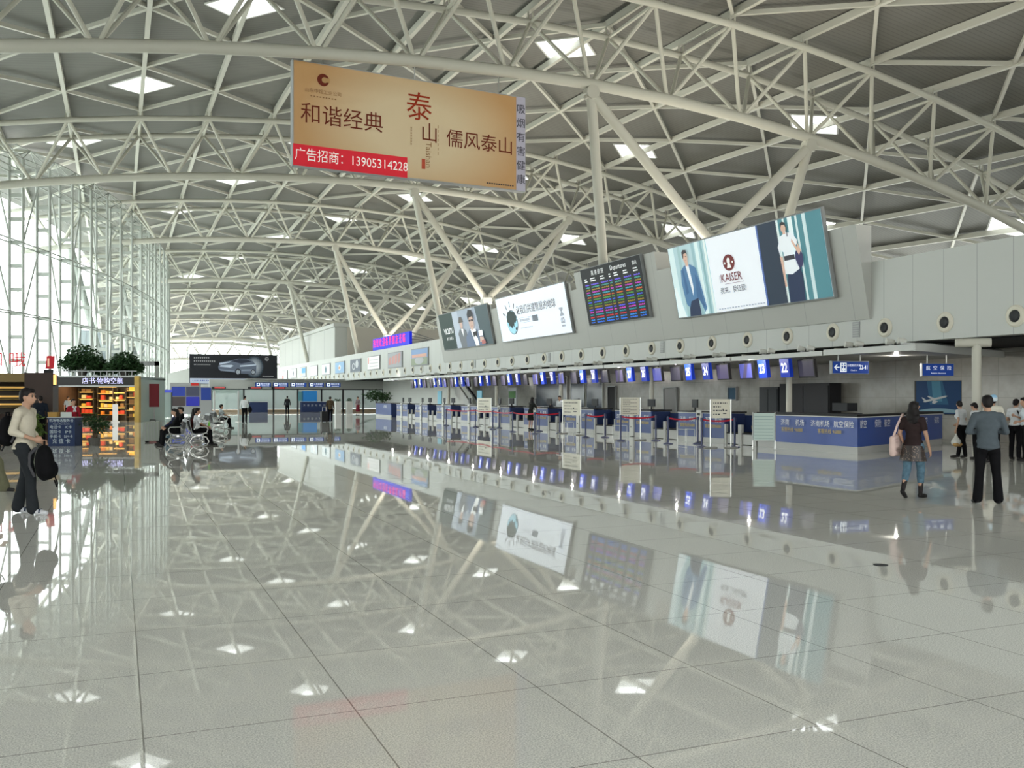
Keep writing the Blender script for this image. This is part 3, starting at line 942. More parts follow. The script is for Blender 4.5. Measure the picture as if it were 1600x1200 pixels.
wallpiece('office_window', 53.0, 54.9, .3, 2.9, DKG, 'narrow dark office window behind the standing attendant', 'window', frame=CHROME)
wallpiece('office_window', 50.6, 52.7, .6, 2.7, DKG, 'dark office window behind the cream notice board', 'window', frame=CHROME)
wallpiece('service_door', 49.0, 49.9, .0, 2.2, BLACK, 'dark open doorway in the marble back wall beside desk 27', 'door')
wallpiece('service_door', 42.4, 43.6, .0, 2.05, mat('bronze_door', (0.12, 0.11, 0.10), .3), 'bronze door in the marble back wall behind desk 25', 'door')
wallpiece('wall_notice', 37.2, 37.8, 1.5, 2.05, mat('teal_notice', (0.05, 0.12, 0.20), .5), 'small blue notice on the marble back wall', 'notice')
def cabinet(x, y0, y1, h, m, lab):
    c = V((x, (y0 + y1) / 2, 0))
    t = thing('equipment_cabinet', lab, 'cabinet', c)
    MB().span((x - .6, y0, .02), (x, y1, h)).build('body', m, t, org=c)
    MB().span((x - .63, y0 + .05, .1), (x - .6, (y0 + y1) / 2 - .02, h - .1)).build('door', m, t, org=c)
    MB().span((x - .63, (y0 + y1) / 2 + .02, .1), (x - .6, y1 - .05, h - .1)).build('door', m, t, org=c)
cabinet(27.0, 33.2, 34.5, 2.05, mat('slate_cabinet', (0.045, 0.05, 0.055), .4), 'slate grey equipment cabinet against the marble wall, farther of two')
cabinet(27.0, 30.0, 33.1, 2.18, mat('black_cabinet', (0.022, 0.022, 0.025), .4), 'tall black equipment cabinet against the marble wall, behind the insurance counter')
t = thing('service_kiosk', 'black service kiosk with a pale leaflet spray behind the insurance counter', 'kiosk', (25.6, 28.2, 0))
MB().box((0, 0, .46), (.6, 1.1, 1.08)).build('body', BLACK, t)
MB().box((-.05, 0, 1.24), (.5, .8, .3)).build('screen_box', DARK, t)
t = thing('airliner_poster', 'deep blue poster of an airliner over an ocean glow, on the marble wall', 'poster', (26.72, 24.85, 1.0))
R = V((math.cos(math.radians(-50)), math.sin(math.radians(-50)), 0))
MB().box((0, 0, .02), (.5, .3, .04)).build('foot', CHROME, t)
b = Board(R * -.72, R, (0, 0, 1), t, .01)
MB().prism([R * -.75, R * .75, R * .75 + V((0, 0, 1.2)), R * -.75 + V((0, 0, 1.2))], (.03, .06, 0)).build('backing', DARK, t)
b.rect(0, .02, 1.44, 1.18, mat('poster_deep_blue', (0.012, 0.045, 0.12), .5), 1)
b.poly([(.35, 1.18), (.85, 1.18), (1.05, .35), (.45, .35)], mat('poster_teal', (0.025, 0.10, 0.19), .5), 2)
b.poly([(.5, 1.18), (.78, 1.18), (.85, .46), (.55, .46)], mat('poster_light_teal', (0.06, 0.19, 0.28), .5), 3)
b.disc(.72, -.05, .9, .27, mat('poster_glow', (0.18, 0.30, 0.36), .5), 3, a0=.42, a1=PI - .42)
AP = mat('poster_plane', (0.42, 0.45, 0.46), .5)
b.poly([(.22, .45), (.30, .43), (.95, .60), (1.02, .66), (.95, .67), (.3, .50)], AP, 5)
b.poly([(.55, .53), (.72, .46), (.60, .38), (.52, .40)], AP, 6); b.poly([(.5, .54), (.62, .57), (.40, .66), (.36, .64)], AP, 6); b.poly([(.26, .48), (.36, .49), (.22, .60), (.18, .60)], AP, 6)
b.done('picture')

# queue stanchions -------------------------------------------------------
RED = mat('red_belt', (0.42, 0.012, 0.03), 0.5)
SNAVY = mat('navy_post', (0.02, 0.03, 0.10), 0.35)
def stanchion(p, to, lab):
    t = thing('queue_stanchion', lab, 'queue barrier', (p[0], p[1], 0), group='navy queue posts before the desks')
    MB().lathe((0, 0, 0), [(.17, 0), (.17, .02), (.12, .04), (.04, .06)], 16).build('base', SNAVY, t, smooth=True)
    MB().tube((0, 0, .04), (0, 0, .90), .032, 10).build('post', SNAVY, t, smooth=True)
    MB().tube((0, 0, .83), (0, 0, .95), .045, 10).build('belt_head', SNAVY, t, smooth=True)
    if to:
        v = V((to[0] - p[0], to[1] - p[1], 0)); n = 6; L = v.length
        m = MB(); dirn = v.normalized()
        P = []
        for i in range(n + 1):
            s = .04 + (L - .09) * i / n
            P.append(dirn * s + V((0, 0, .89 - .05 * 4 * (i / n) * (1 - i / n))))
        for a, bb in zip(P, P[1:]): m.bar(a, bb, .006, .055)
        m.build('belt', RED, t)
ST = [((17.39, 25.69), (18.38, 25.28), 'navy queue post with red belt before desk 24'), ((18.38, 25.28), None, 'navy queue post before the conveyor beside the insurance counter'),
      ((17.49, 27.86), (18.43, 27.46), 'navy queue post with red belt left of desk 25'), ((18.43, 27.46), None, 'navy queue post standing before the narrow cabinet by desk 25'),
      ((17.05, 30.4), (18.4, 30.15), 'navy queue post with red belt beside the notice board at desk 27'), ((18.4, 30.15), None, 'navy queue post before desk 26'),
      ((17.16, 33.43), (17.88, 33.13), 'navy queue post with red belt before desk 28'), ((17.88, 33.13), None, 'navy queue post before the conveyor beside desk 28'),
      ((18.02, 37.6), (16.78, 37.54), 'navy queue post holding the long red belt, nearest of that line'), ((16.78, 37.54), (16.75, 39.96), 'navy queue post in the long red belt line, second from its near end'),
      ((16.75, 39.96), (17.12, 43.4), 'navy queue post in the long red belt line, third from its near end'), ((17.12, 43.4), (17.4, 46.6), 'navy queue post in the long red belt line, fourth from its near end'),
      ((17.4, 46.6), (16.95, 50.08), 'navy queue post in the long red belt line, fifth from its near end'), ((16.95, 50.08), None, 'navy queue post at the far end of the long red belt line'),
      ((18.2, 40.2), None, 'beltless navy queue post behind the long belt line, near the woman in black'), ((18.1, 45.0), None, 'beltless navy queue post behind the long belt line, farther one')]
for p, to, lab in ST: stanchion(p, to, lab)

# notice boards on two posts --------------------------------------------
PAPER = mat('cream_notice_sheet', (0.66, 0.63, 0.53), 0.5)
INK = mat('dark_ink', (0.06, 0.06, 0.07), .6)
def notice(p, q, z0, z1, lab, style):
    p, q = V((*p, 0)), V((*q, 0)); c = (p + q) / 2; R = (q - p).normalized(); w = (q - p).length
    t = thing('notice_stand', lab, 'notice board', c, group='cream notice boards before the desks')
    for e in (p, q):
        MB().tube(e, e + V((0, 0, z1)), .022, 8).build('post', CHROME, t, org=c)
        MB().path([e + V((.22 * math.cos(a), .16 * math.sin(a), .02)) for a in [2 * PI * i / 14 for i in range(14)]], .02, 6, closed=True).tube(e + V((-.2, 0, .03)), e + V((.2, 0, .03)), .018, 6).build('foot_ring', CHROME, t, org=c)
    Nn = R.cross(V((0, 0, 1)))
    P = [p + V((0, 0, z0)) + R * .03, q + V((0, 0, z0)) - R * .03, q + V((0, 0, z1)) - R * .03, p + V((0, 0, z1)) + R * .03]
    MB().prism([x - Nn * .01 for x in P], Nn * .02).build('sheet', PAPER, t, org=c)
    b = Board(P[0] - c + Nn * .012, R, (0, 0, 1), t, .004)
    ww, hh = w - .06, z1 - z0
    rows = 4 if style else 9
    for i in range(rows):
        y = hh * (1 - (i + 1.0) / (rows + 1)); h = .02 if style else .008
        x = ww * .1; k = 0
        lim = ww * (.5 if i % 2 else .85)
        while x < lim:
            l = .03 + .03 * ((i * 7 + k * 5) % 4) / 3
            b.rect(x, y - h, min(x + l, lim), y + h, INK, 1); x += l + (.03 if style else .01); k += 1
    if style:
        b.rect(ww * .62, hh * .22, ww * .8, hh * .28, INK, 1); b.rect(ww * .6, hh * .42, ww * .66, hh * .5, INK, 1)
    b.done('printed_notice')
notice((17.38, 25.19), (17.98, 24.93), .95, 1.55, 'cream notice board on two steel posts before desk 24', 1)
notice((17.30, 30.88), (18.0, 30.6), .93, 1.60, 'cream notice board on two steel posts before desk 27', 0)
notice((18.02, 37.3), (18.05, 35.6), .82, 1.5, 'cream notice board on two steel posts before desk 29', 1)
notice((18.15, 48.3), (18.1, 46.1), .75, 1.55, 'cream notice board on two posts behind the long red belt line', 1)
# leaning leaflet rack
c = V((18.35, 23.75, 0))
t = thing('leaflet_rack', 'leaning pale green leaflet rack on a steel stand before the blue counter', 'leaflet rack', c)
R = V((.78, -.62, 0)).normalized(); Nn = R.cross(V((0, 0, 1)))
fr = MB()
U = (V((0, 0, 1)) - Nn * .28).normalized()
for s in (-.33, .33): fr.path([c + R * s + Nn * .22 + V((0, 0, .02)), c + R * s + Nn * .22 + V((0, 0, .3)), c + R * s + Nn * -.1 + V((0, 0, 1.15))], .02, 6); fr.tube(c + R * s - Nn * .4 + V((0, 0, .02)), c + R * s + Nn * .0 + V((0, 0, .9)), .018, 6)
fr.tube(c + R * -.33 + Nn * .22 + V((0, 0, .3)), c + R * .33 + Nn * .22 + V((0, 0, .3)), .018, 6)
fr.build('stand', CHROME, t, org=c)
o = c + R * -.31 + Nn * .24 + V((0, 0, .30))
MB().prism([o, o + R * .62, o + R * .62 + U * .86, o + U * .86], Nn * .02).build('rack_board', mat('pale_green_board', (0.48, 0.58, 0.54), .5), t, org=c)
b = Board(o + Nn * .021 - c, R, U, t, .004)
for i in range(8):
    b.rect(.03, .05 + i * .1, .59, .055 + i * .1 + .008, mat('green_line', (0.22, 0.32, 0.30), .5), 1)
b.done('leaflet_rows')
# ================================================================== BILLBOARDS
U_L = V((lean, 0, 1)).normalized()
R_L = V((0, -1, 0))
FRM = mat('grey_billboard_frame', (0.25, 0.26, 0.26), 0.4)
def billboard(name, ya, yb, z0, z1, lab, cat='billboard'):
    """ya far (left in view), yb near"""
    c = V((xlean(z0) - .06, (ya + yb) / 2, z0))
    t = thing(name, lab, cat, c)
    o = V((xlean(z0) - .16, ya, z0)); w = ya - yb; h = (z1 - z0) / U_L.z
    P = [o, o + R_L * w, o + R_L * w + U_L * h, o + U_L * h]
    Nn = R_L.cross(U_L)
    MB().prism(P, -Nn * .12).build('light_box', FRM, t, org=c)
    return t, Board(o - c, R_L, U_L, t, .008), w, h
S = .52
def L(n, c, s=S): return lit('poster_' + n, c, s)
# --- fashion billboard with two models
t, b, w, h = billboard('fashion_billboard', 33.6, 24.3, 4.87, 7.80, 'largest lit billboard, man in blue blazer and woman in white blouse either side of white')
b.rect(.05, .05, w - .05, h - .05, L('ice', (0.80, 0.84, 0.90)), 1)
b.rect(.05, .05, 2.75, h - .05, L('pale_teal', (0.42, 0.58, 0.62)), 2)
for s0, s1, cc in ((.1, .5, (0.62, .76, .78)), (.75, .95, (.33, .50, .52)), (1.75, 1.95, (.30, .48, .52)), (2.0, 2.25, (.66, .80, .80)), (2.35, 2.5, (.25, .43, .46)), (2.6, 2.75, (.70, .80, .78))):
    b.poly([(s0, .05), (s1, .05), (s1 - .05, h - .05), (s0 - .03, h - .05)], L('stripe%d' % int(s0 * 100), cc), 3)
b.poly([(.1, .05), (.7, .05), (.25, 1.3), (.1, 1.3)], L('ice2', (0.72, .82, .84)), 4)
sk = L('skin', (0.62, .42, .33)); hr = L('hair', (.05, .045, .05)); blz = L('blazer', (.09, .20, .36)); blz2 = L('blazer_shade', (.06, .14, .28)); shw = L('shirt', (.75, .80, .84)); tr = L('trousers', (.03, .045, .09))
b.poly([(.95, .05), (1.75, .05), (1.7, .95), (1.1, 1.0)], tr, 5)
b.poly([(.78, .95), (.72, 1.45), (.80, 1.95), (1.1, 2.12), (1.5, 2.12), (1.85, 1.95), (2.0, 1.4), (2.2, .3), (2.05, .15), (1.75, .75), (1.2, .65), (1.05, .4), (.85, .55)], blz, 6)
b.poly([(.95, .95), (.9, 1.9), (1.0, 2.0), (1.15, 1.0)], blz2, 7); b.poly([(1.65, .8), (1.75, 1.7), (1.9, 1.5), (2.1, .3)], blz2, 7)
b.poly([(1.2, 2.1), (1.42, 2.1), (1.52, 1.2), (1.42, .85)], shw, 7)
b.poly([(1.2, 2.05), (1.4, 2.05), (1.4, 2.3), (1.2, 2.3)], sk, 7)
b.disc(1.27, 2.43, .16, .22, sk, 8); b.poly([(1.1, 2.42), (1.08, 2.66), (1.2, 2.75), (1.4, 2.72), (1.46, 2.52), (1.38, 2.6), (1.2, 2.58), (1.14, 2.4)], hr, 9)
b.rect(1.17, 2.46, 1.24, 2.48, hr, 9); b.rect(1.3, 2.46, 1.37, 2.48, hr, 9); b.rect(1.23, 2.31, 1.32, 2.325, L('lip', (.45, .22, .2)), 9)
# centre
br = L('maroon', (.16, .035, .035))
b.disc(4.02, 1.86, .36, .31, br, 4); b.disc(4.02, 1.93, .10, .12, L('ice3', (.8, .8, .8)), 5); b.poly([(3.88, 1.66), (4.16, 1.66), (4.08, 1.86), (3.96, 1.86)], L('ice3', (.8, .8, .8)), 5)
b.disc(3.78, 1.86, .05, .05, L('ice3', (.8, .8, .8)), 5, n=8); b.disc(4.26, 1.86, .05, .05, L('ice3', (.8, .8, .8)), 5, n=8)
b.text(4.02, 1.30, 'KAISER', .44, br, 4, off=.002, sx=.95); b.rect(3.6, 1.07, 4.75, 1.085, br, 4); b.rect(3.30, 1.15, 3.34, 1.45, L('greyink', (.45, .45, .48)), 4)
b.text(4.05, .83, '我来，我征服!', .26, L('ink', (.07, .07, .08)), 4, off=.002)
k = 0; x = 2.95
while x < 5.7:
    b.rect(x, .14, x + .12, .19, L('ink2', (.4, .42, .46)), 4); x += .17
# right side
b.rect(5.9, .05, w - .05, h - .05, L('deep_teal', (.09, .24, .28)), 2)
b.poly([(5.9, .05), (7.05, .05), (7.0, h - .05), (5.9, h - .05)], L('night', (.035, .05, .075)), 3); b.rect(5.88, .05, 5.97, h - .05, L('bluestripe', (.10, .16, .40)), 4)
for s0, s1, cc in ((7.0, 7.12, (.70, .80, .78)), (7.35, 7.45, (.62, .74, .72)), (7.62, 7.85, (.72, .82, .82)), (8.0, 8.1, (.6, .72, .72)), (8.35, 8.52, (.55, .68, .70))):
    b.poly([(s0, .05), (s1, .05), (s1 - .02, h - .05), (s0 - .02, h - .05)], L('bar%d' % int(s0 * 100), cc), 3)
b.poly([(7.15, .05), (7.95, .05), (8.0, .9), (7.9, 1.3), (7.3, 1.3), (7.2, .8)], tr, 6)
b.poly([(7.12, 1.05), (7.2, 1.8), (7.05, 1.9), (7.02, 1.65), (6.95, 2.0), (7.15, 2.35), (7.45, 2.45), (7.75, 2.4), (8.0, 2.1), (7.9, 1.95), (7.75, 2.05), (7.72, 1.6), (7.9, 1.15), (7.5, 1.0)], shw, 7)
b.poly([(7.05, .6), (7.15, .62), (7.14, 1.65), (7.0, 1.68)], sk, 8); b.poly([(7.95, 2.1), (8.1, 1.75), (7.98, 1.6), (7.68, 2.1), (7.72, 2.2), (7.95, 1.85)], sk, 8)
b.rect(7.2, 1.5, 7.75, 1.66, L('belt', (.05, .05, .06)), 8); b.disc(7.95, 1.5, .2, .32, L('bag', (.05, .05, .12)), 7)
b.rect(7.32, 2.4, 7.46, 2.55, sk, 8); b.disc(7.39, 2.62, .13, .17, sk, 9); b.poly([(7.25, 2.6), (7.26, 2.78), (7.38, 2.84), (7.52, 2.78), (7.55, 2.6), (7.47, 2.72), (7.32, 2.72)], hr, 10); b.rect(7.53, 2.3, 7.57, 2.65, hr, 10)
b.done()
# --- departures board
t, b, w, h = billboard('departures_board', 41.6, 35.8, 5.12, 7.88, 'black departures board with rows of coloured text beside the cream column', 'departures board')
b.rect(.03, .03, w - .03, h - .03, lit('board_black', (.018, .02, .022), .25), 1)
hd_ = lit('board_white', (.75, .78, .78), .75)
b.text(1.75, 2.5, '离 港 航 班', .26, hd_, 3); b.text(3.75, 2.52, 'Departures', .32, hd_, 3); b.text(5.25, 2.5, '国内', .20, hd_, 3)
cols = [(.35, .45), (.95, .85), (1.95, .65), (2.80, .3), (3.28, .62), (4.15, .62), (5.05, .62)]
for s, l in cols:
    for q in range(2): b.rect(s, 2.24 - q * .11, s + l * (.55 + .1 * q), 2.29 - q * .11, hd_, 3)
b.done('display')
rc = [(.16, .12, .75), (.06, .32, .25), (.35, .22, .03), (.50, .06, .48), (.05, .36, .45), (.58, .13, .03), (.08, .30, .05), (.06, .14, .75), (.07, .25, .04), (.33, .21, .02), (.10, .10, .75), (.60, .05, .48), (.02, .26, .34), (.55, .03, .05), (.03, .25, .70), (.03, .16, .78)]
for i, cc in enumerate(rc):
    bb = Board(b.O, b.R, b.U, t, .008)
    y = 1.98 - i * .122
    m1 = lit('row_text_%d' % i, cc, .85)
    for ci, (s, l) in enumerate(cols):
        x = s; k = 0
        while x < s + l * (.75 + .25 * ((i * 3 + ci) % 3) / 2):
            bb.rect(x, y - .033, x + .05, y + .033 - .012 * ((k + i) % 3), m1, 2); x += .065; k += 1
    bb.done('flight_row')
# --- globe billboard
t, b, w, h = billboard('globe_billboard', 53.1, 43.5, 4.90, 7.55, 'lit white billboard with a small drawn globe and black characters')
b.rect(.05, .05, w - .05, h - .05, L('cold_white', (0.80, 0.85, 0.92)), 1)
ink = L('ink', (.07, .07, .08)); 
b.disc(2.05, 1.12, .80, .72, ink, 2, n=28); b.disc(2.05, 1.12, .76, .68, L('skyblue', (.36, .66, .80)), 3, n=28)
b.poly([(1.32, 1.2), (1.35, 1.5), (1.6, 1.75), (2.05, 1.8), (2.5, 1.7), (2.75, 1.4), (2.72, 1.2), (2.5, 1.05), (2.35, 1.1), (2.25, .8), (2.1, .95), (1.9, .75), (1.75, .95), (1.6, .85), (1.5, 1.1)], L('land', (.03, .05, .05)), 4)
b.poly([(2.45, .6), (2.65, .7), (2.7, .85), (2.4, .75)], L('land', (.03, .05, .05)), 4); b.poly([(2.3, .62), (2.5, .48), (2.42, .42)], L('land', (.03, .05, .05)), 4)
for k in range(5):
    a = PI / 2 + (k - 2) * .52
    ca, sa = math.cos(a), math.sin(a)
    p1_, p2_ = (2.05 + 1.0 * ca, 1.12 + .9 * sa), (2.05 + 1.35 * ca, 1.12 + 1.22 * sa)
    b.poly([(p1_[0] - .04 * sa, p1_[1] + .04 * ca), (p1_[0] + .04 * sa, p1_[1] - .04 * ca), (p2_[0] + .04 * sa, p2_[1] - .04 * ca), (p2_[0] - .04 * sa, p2_[1] + .04 * ca)], ink, 3)
b.text(5.55, 1.70, '让我们共建智慧的地球', .53, ink, 3, off=.006)
b.rect(3.1, .98, 4.9, 1.28, L('ink2', (.4, .42, .46)), 2); b.rect(3.13, 1.0, 4.87, 1.26, L('cold_white', (0.80, 0.85, 0.92)), 3); b.rect(4.95, .96, 5.7, 1.3, L('slate', (.16, .18, .21)), 2)
for k in range(8): b.rect(3.25 + k * .17, 1.06, 3.37 + k * .17, 1.2, L('ink2', (.4, .42, .46)), 4)
for k in range(10): b.rect(3.2 + k * .17, .66, 3.30 + k * .17, .72, L('ink2', (.4, .42, .46)), 4)
b.text(8.75, .92, 'IBM', .62, L('slate', (.16, .18, .21)), 3, off=.012, rot=PI / 2, sx=1.1)
for k in range(7): b.rect(8.44 + k * .082, .3, 8.465 + k * .082, 1.6, L('cold_white', (0.80, 0.85, 0.92)), 5)
b.done()
# --- suited men billboard
t, b, w, h = billboard('suits_billboard', 64.2, 54.6, 4.90, 7.45, 'billboard of two men in grey suits and a dark green title panel')
b.rect(.05, .05, w - .05, h - .05, L('mist', (.30, .35, .42), .6), 1)
b.rect(.05, .05, 2.9, h - .05, L('darkgreen', (.025, .045, .040), .6), 2)
wt = L('white', (.85, .87, .88))
b.text(1.72, 1.30, 'VICUTU', .55, wt, 3, off=.012, sx=1.0); b.text(1.75, .78, '威可多男装', .24, wt, 3, off=.004, space=1.35)
b.poly([(2.9, .05), (4.2, .05), (4.0, h - .05), (2.9, h - .05)], L('mist2', (.40, .45, .52), .6), 2)
b.poly([(7.9, .05), (w - .05, .05), (w - .05, h - .05), (7.4, h - .05)], L('dusk', (.07, .10, .11), .6), 2); b.poly([(6.8, .9), (7.2, .9), (7.0, h - .05), (6.5, h - .05)], L('mist2', (.40, .45, .52), .6), 3)
s1 = L('suit1', (.14, .155, .17), .6); s2 = L('suit2', (.13, .17, .25), .6); skd = L('skin2', (.50, .36, .30), .6); dk = L('dk', (.02, .02, .025), .6)
b.poly([(3.9, .05), (3.6, 1.0), (4.0, 1.3), (4.7, 1.35), (5.2, 1.15), (5.4, .4), (5.2, .05)], s1, 4); b.poly([(4.3, 1.3), (4.75, 1.3), (4.6, .75)], wt, 5)
b.disc(4.5, 1.62, .26, .32, skd, 6); b.poly([(4.05, 1.72), (4.3, 2.1), (4.7, 2.12), (4.95, 1.75)], L('hat', (.10, .09, .08), .6), 7)
b.poly([(5.0, .05), (5.1, .7), (6.1, 1.25), (7.3, 1.1), (8.2, .8), (8.4, .05)], s2, 8); b.poly([(6.15, 1.2), (7.1, 1.15), (7.3, .05), (6.7, .05)], wt, 9); b.poly([(6.5, .95), (7.3, 1.0), (7.2, .55), (6.9, .75), (6.6, .6)], dk, 10)
b.disc(6.55, 1.65, .45, .55, skd, 10); b.poly([(6.05, 1.75), (6.0, 2.15), (6.3, 2.45), (6.9, 2.42), (7.1, 2.1), (7.05, 1.7), (6.9, 2.0), (6.3, 1.95)], dk, 11); b.rect(6.2, 1.68, 6.55, 1.80, dk, 12); b.rect(6.65, 1.68, 6.98, 1.80, dk, 12); b.rect(6.5, 1.36, 6.75, 1.40, L('lip2', (.4, .15, .14), .6), 12)
b.poly([(7.6, .25), (8.3, .3), (8.35, .55), (7.7, .6)], skd, 12); b.rect(7.6, .65, 8.3, 1.0, wt, 12); b.poly([(7.9, .1), (8.6, .15), (8.5, .4), (7.9, .35)], L('lip2', (.4, .15, .14), .6), 13)
b.done()

# --- ten small posters on the fascia
PY = [(73.6, 69.1, 4.05, 5.45), (80.8, 76.3, 4.08, 5.45), (88.2, 83.6, 4.1, 5.42), (95.4, 90.9, 4.04, 5.38), (102.7, 98.0, 4.06, 5.37), (109.9, 105.4, 4.07, 5.38), (117.0, 112.7, 4.07, 5.38), (124.5, 120.2, 4.09, 5.4), (131.5, 127.1, 4.09, 5.39), (138.7, 134.3, 4.03, 5.31)]
plabs = ['fascia poster of a landscape under blue sky', 'fascia poster with pink rooftops and tall columns', 'white fascia poster with faint printed lines', 'dark grey fascia poster with pale rings', 'blue fascia poster with a small bright motif', 'white fascia poster with a dark drop at its centre', 'pale fascia poster with a white diagonal, fourth from the far end', 'fascia poster with a bright blue patch, third from the far end', 'pale fascia poster with a dark lozenge, second from the far end', 'pale fascia poster with a red corner, at the far end']
for i, (ya, yb, z0, z1) in enumerate(PY):
    c = V((XF, (ya + yb) / 2, z0))
    t = thing('fascia_poster', plabs[i], 'poster', c, group='small framed posters along the fascia')
    w, h = ya - yb, z1 - z0
    f = MB()
    f.span((XF - .08, yb, z0), (XF - .005, ya, z1))
    f.build('frame', FRM, t, org=c)
    b = Board(V((XF - .08, ya, z0)) - c, (0, -1, 0), (0, 0, 1), t, .01)
    A = lambda n, cc, s=.35: lit('small_' + n, cc, s)
    def bg(n, cc): b.rect(.1, .08, w - .1, h - .08, A(n, cc), 1)
    if i == 0:
        bg('sky', (.20, .30, .48)); b.rect(.1, .08, w - .1, h * .45, A('grass', (.24, .28, .20)), 2); b.disc(w * .5, h * .3, 1.2, .3, A('stone', (.36, .38, .38)), 3); b.rect(.3, h * .48, w - .3, h * .66, A('peach', (.55, .33, .26)), 3)
    elif i == 1:
        bg('haze', (.30, .32, .34))
        for q in range(4): b.poly([(.35 + q, .3), (1.05 + q, .3 + .08 * q), (1.05 + q, h * .72 + .1 * q), (.35 + q, h * .62 + .1 * q)], A('rose', (.45, .24, .22)), 2)
    elif i == 2:
        bg('paper', (.68, .68, .66))
        for q in range(3): b.rect(.9, .3 + q * .3, w - .5, .36 + q * .3, A('line', (.42, .42, .44)), 2)
        b.rect(.35, .6, .65, 1.2, A('redline', (.55, .15, .12)), 2)
    elif i == 3:
        bg('slate', (.13, .15, .18)); b.disc(1.6, .6, .7, .35, A('ring', (.42, .44, .45)), 2); b.disc(1.6, .6, .45, .22, A('slate', (.13, .15, .18)), 3); b.disc(3.0, .8, .6, .4, A('ring', (.42, .44, .45)), 2)
    elif i == 4:
        bg('blue', (.22, .36, .52)); b.disc(w / 2, h / 2, .6, .3, A('bright', (.65, .70, .72)), 2); b.rect(1.9, .5, 2.7, .75, A('orange', (.55, .28, .12)), 3)
    elif i == 5:
        bg('paper2', (.62, .66, .67)); b.disc(w / 2, h * .45, .35, .38, A('tealdrop', (.05, .16, .20)), 2); b.poly([(w / 2 - .3, h * .5), (w / 2 + .3, h * .5), (w / 2, h * .85)], A('tealdrop', (.05, .16, .20)), 2)
    elif i == 6:
        bg('mistp', (.55, .60, .63)); b.poly([(1, .1), (2, .1), (3.4, h - .1), (2.4, h - .1)], A('paper', (.68, .68, .66)), 2)
    elif i == 7:
        bg('haze2', (.42, .47, .50)); b.rect(1.6, h * .4, w - .2, h - .15, A('skyb', (.08, .28, .60)), 2); b.rect(.4, .15, 2, .5, A('sand', (.50, .45, .36)), 2)
    elif i == 8:
        bg('paper2', (.62, .66, .67)); b.poly([(w / 2 - .5, h / 2), (w / 2, .2), (w / 2 + .5, h / 2), (w / 2, h - .2)], A('slate', (.13, .15, .18)), 2)
    else:
        bg('mistp', (.55, .60, .63)); b.rect(.2, .12, 1.2, .6, A('redc', (.45, .12, .12)), 2); b.rect(1.6, .7, 3.4, 1.1, A('paper', (.68, .68, .66)), 2)
    b.done('artwork')

# --- red and blue lit sign on top of the fascia
c = V((XF, 80, 5.9))
t = thing('led_sign', 'long blue lit sign with glowing red characters on top of the fascia', 'sign', c)
MB().span((XF - .1, 74, 5.9), (XF + .12, 86, 6.95)).build('case', lit('led_blue', (.01, .02, .50), 1.0), t, org=c)
b = Board(V((XF - .1, 86, 5.92)) - c, (0, -1, 0), (0, 0, 1), t, .02)
REDL = lit('led_red', (1.0, .01, .05), 1.5)
for i, ch in enumerate('热烈欢迎各界朋友光临'):
    b.text(.75 + i * 1.08, .52, ch, .82, REDL, 2, off=.012, sx=1.05)
st = MB()
for z in (6.05, 6.3, 6.55, 6.85): st.tube((XF + .1, 74, z), (XF + .3, 68.5 + (6.9 - z) * 2.2, 5.95), .03, 5)
st.build('stay', DARK, t, org=c)

# --- the hanging tan sign
ang = math.radians(5)
c = V((12.2, 40.2, 13.5))
Rr = V((math.cos(ang), math.sin(ang), 0)); Uu = V((0, 0, 1))
t = thing('hanging_banner_sign', 'large tan sign with dark red characters hung below the nearest truss', 'sign', c)
w, h = 11.05, 4.45
wg = .5
o = c - Rr * (w / 2) - Uu * (h / 2)
Nn = Rr.cross(Uu)
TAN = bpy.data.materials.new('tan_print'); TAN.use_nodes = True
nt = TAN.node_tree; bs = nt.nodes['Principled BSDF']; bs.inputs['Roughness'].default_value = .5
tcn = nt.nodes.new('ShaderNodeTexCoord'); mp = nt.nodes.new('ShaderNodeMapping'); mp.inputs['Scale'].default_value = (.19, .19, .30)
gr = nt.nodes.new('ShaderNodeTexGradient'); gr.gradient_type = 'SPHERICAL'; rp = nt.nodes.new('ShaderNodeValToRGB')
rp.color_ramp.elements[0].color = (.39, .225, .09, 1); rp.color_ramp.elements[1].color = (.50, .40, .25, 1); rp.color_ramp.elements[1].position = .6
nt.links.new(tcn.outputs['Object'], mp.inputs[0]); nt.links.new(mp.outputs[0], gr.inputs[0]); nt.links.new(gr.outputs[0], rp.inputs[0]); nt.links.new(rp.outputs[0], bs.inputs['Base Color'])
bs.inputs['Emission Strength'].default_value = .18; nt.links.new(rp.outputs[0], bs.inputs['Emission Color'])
P = [o, o + Rr * w, o + Rr * w + Uu * h, o + Uu * h]
MB().prism(P, -Nn * .35).build('sign_box', GREYP, t, org=c)
MB().poly([p + Nn * .01 for p in [o + Rr * .05 + Uu * .05, o + Rr * (w - wg) + Uu * .05, o + Rr * (w - wg) + Uu * (h - .05), o + Rr * .05 + Uu * (h - .05)]]).build('printed_sheet', TAN, t, org=c)
for s in (.12, .5, .88):
    q = o + Rr * (w * s) - Nn * .18 + Uu * h
    MB().tube(q, V((q.x, q.y, zbot(q.x, TY[1]) + .4)), .03, 6).build('hanger', CHROME, t, org=c)
b = Board(o - c, Rr, Uu, t, .01)
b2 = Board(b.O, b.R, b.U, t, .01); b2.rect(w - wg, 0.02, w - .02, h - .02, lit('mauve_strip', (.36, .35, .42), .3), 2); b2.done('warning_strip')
DR = mat('dark_red_ink', (.16, .025, .012), .5); GRI = mat('charcoal_ink', (.05, .05, .06), .5)
for i, ch in enumerate('吸烟有害健康'): b.text(w - wg / 2 - .01, h - .62 - i * .66, ch, .48, GRI, 4, off=.004)
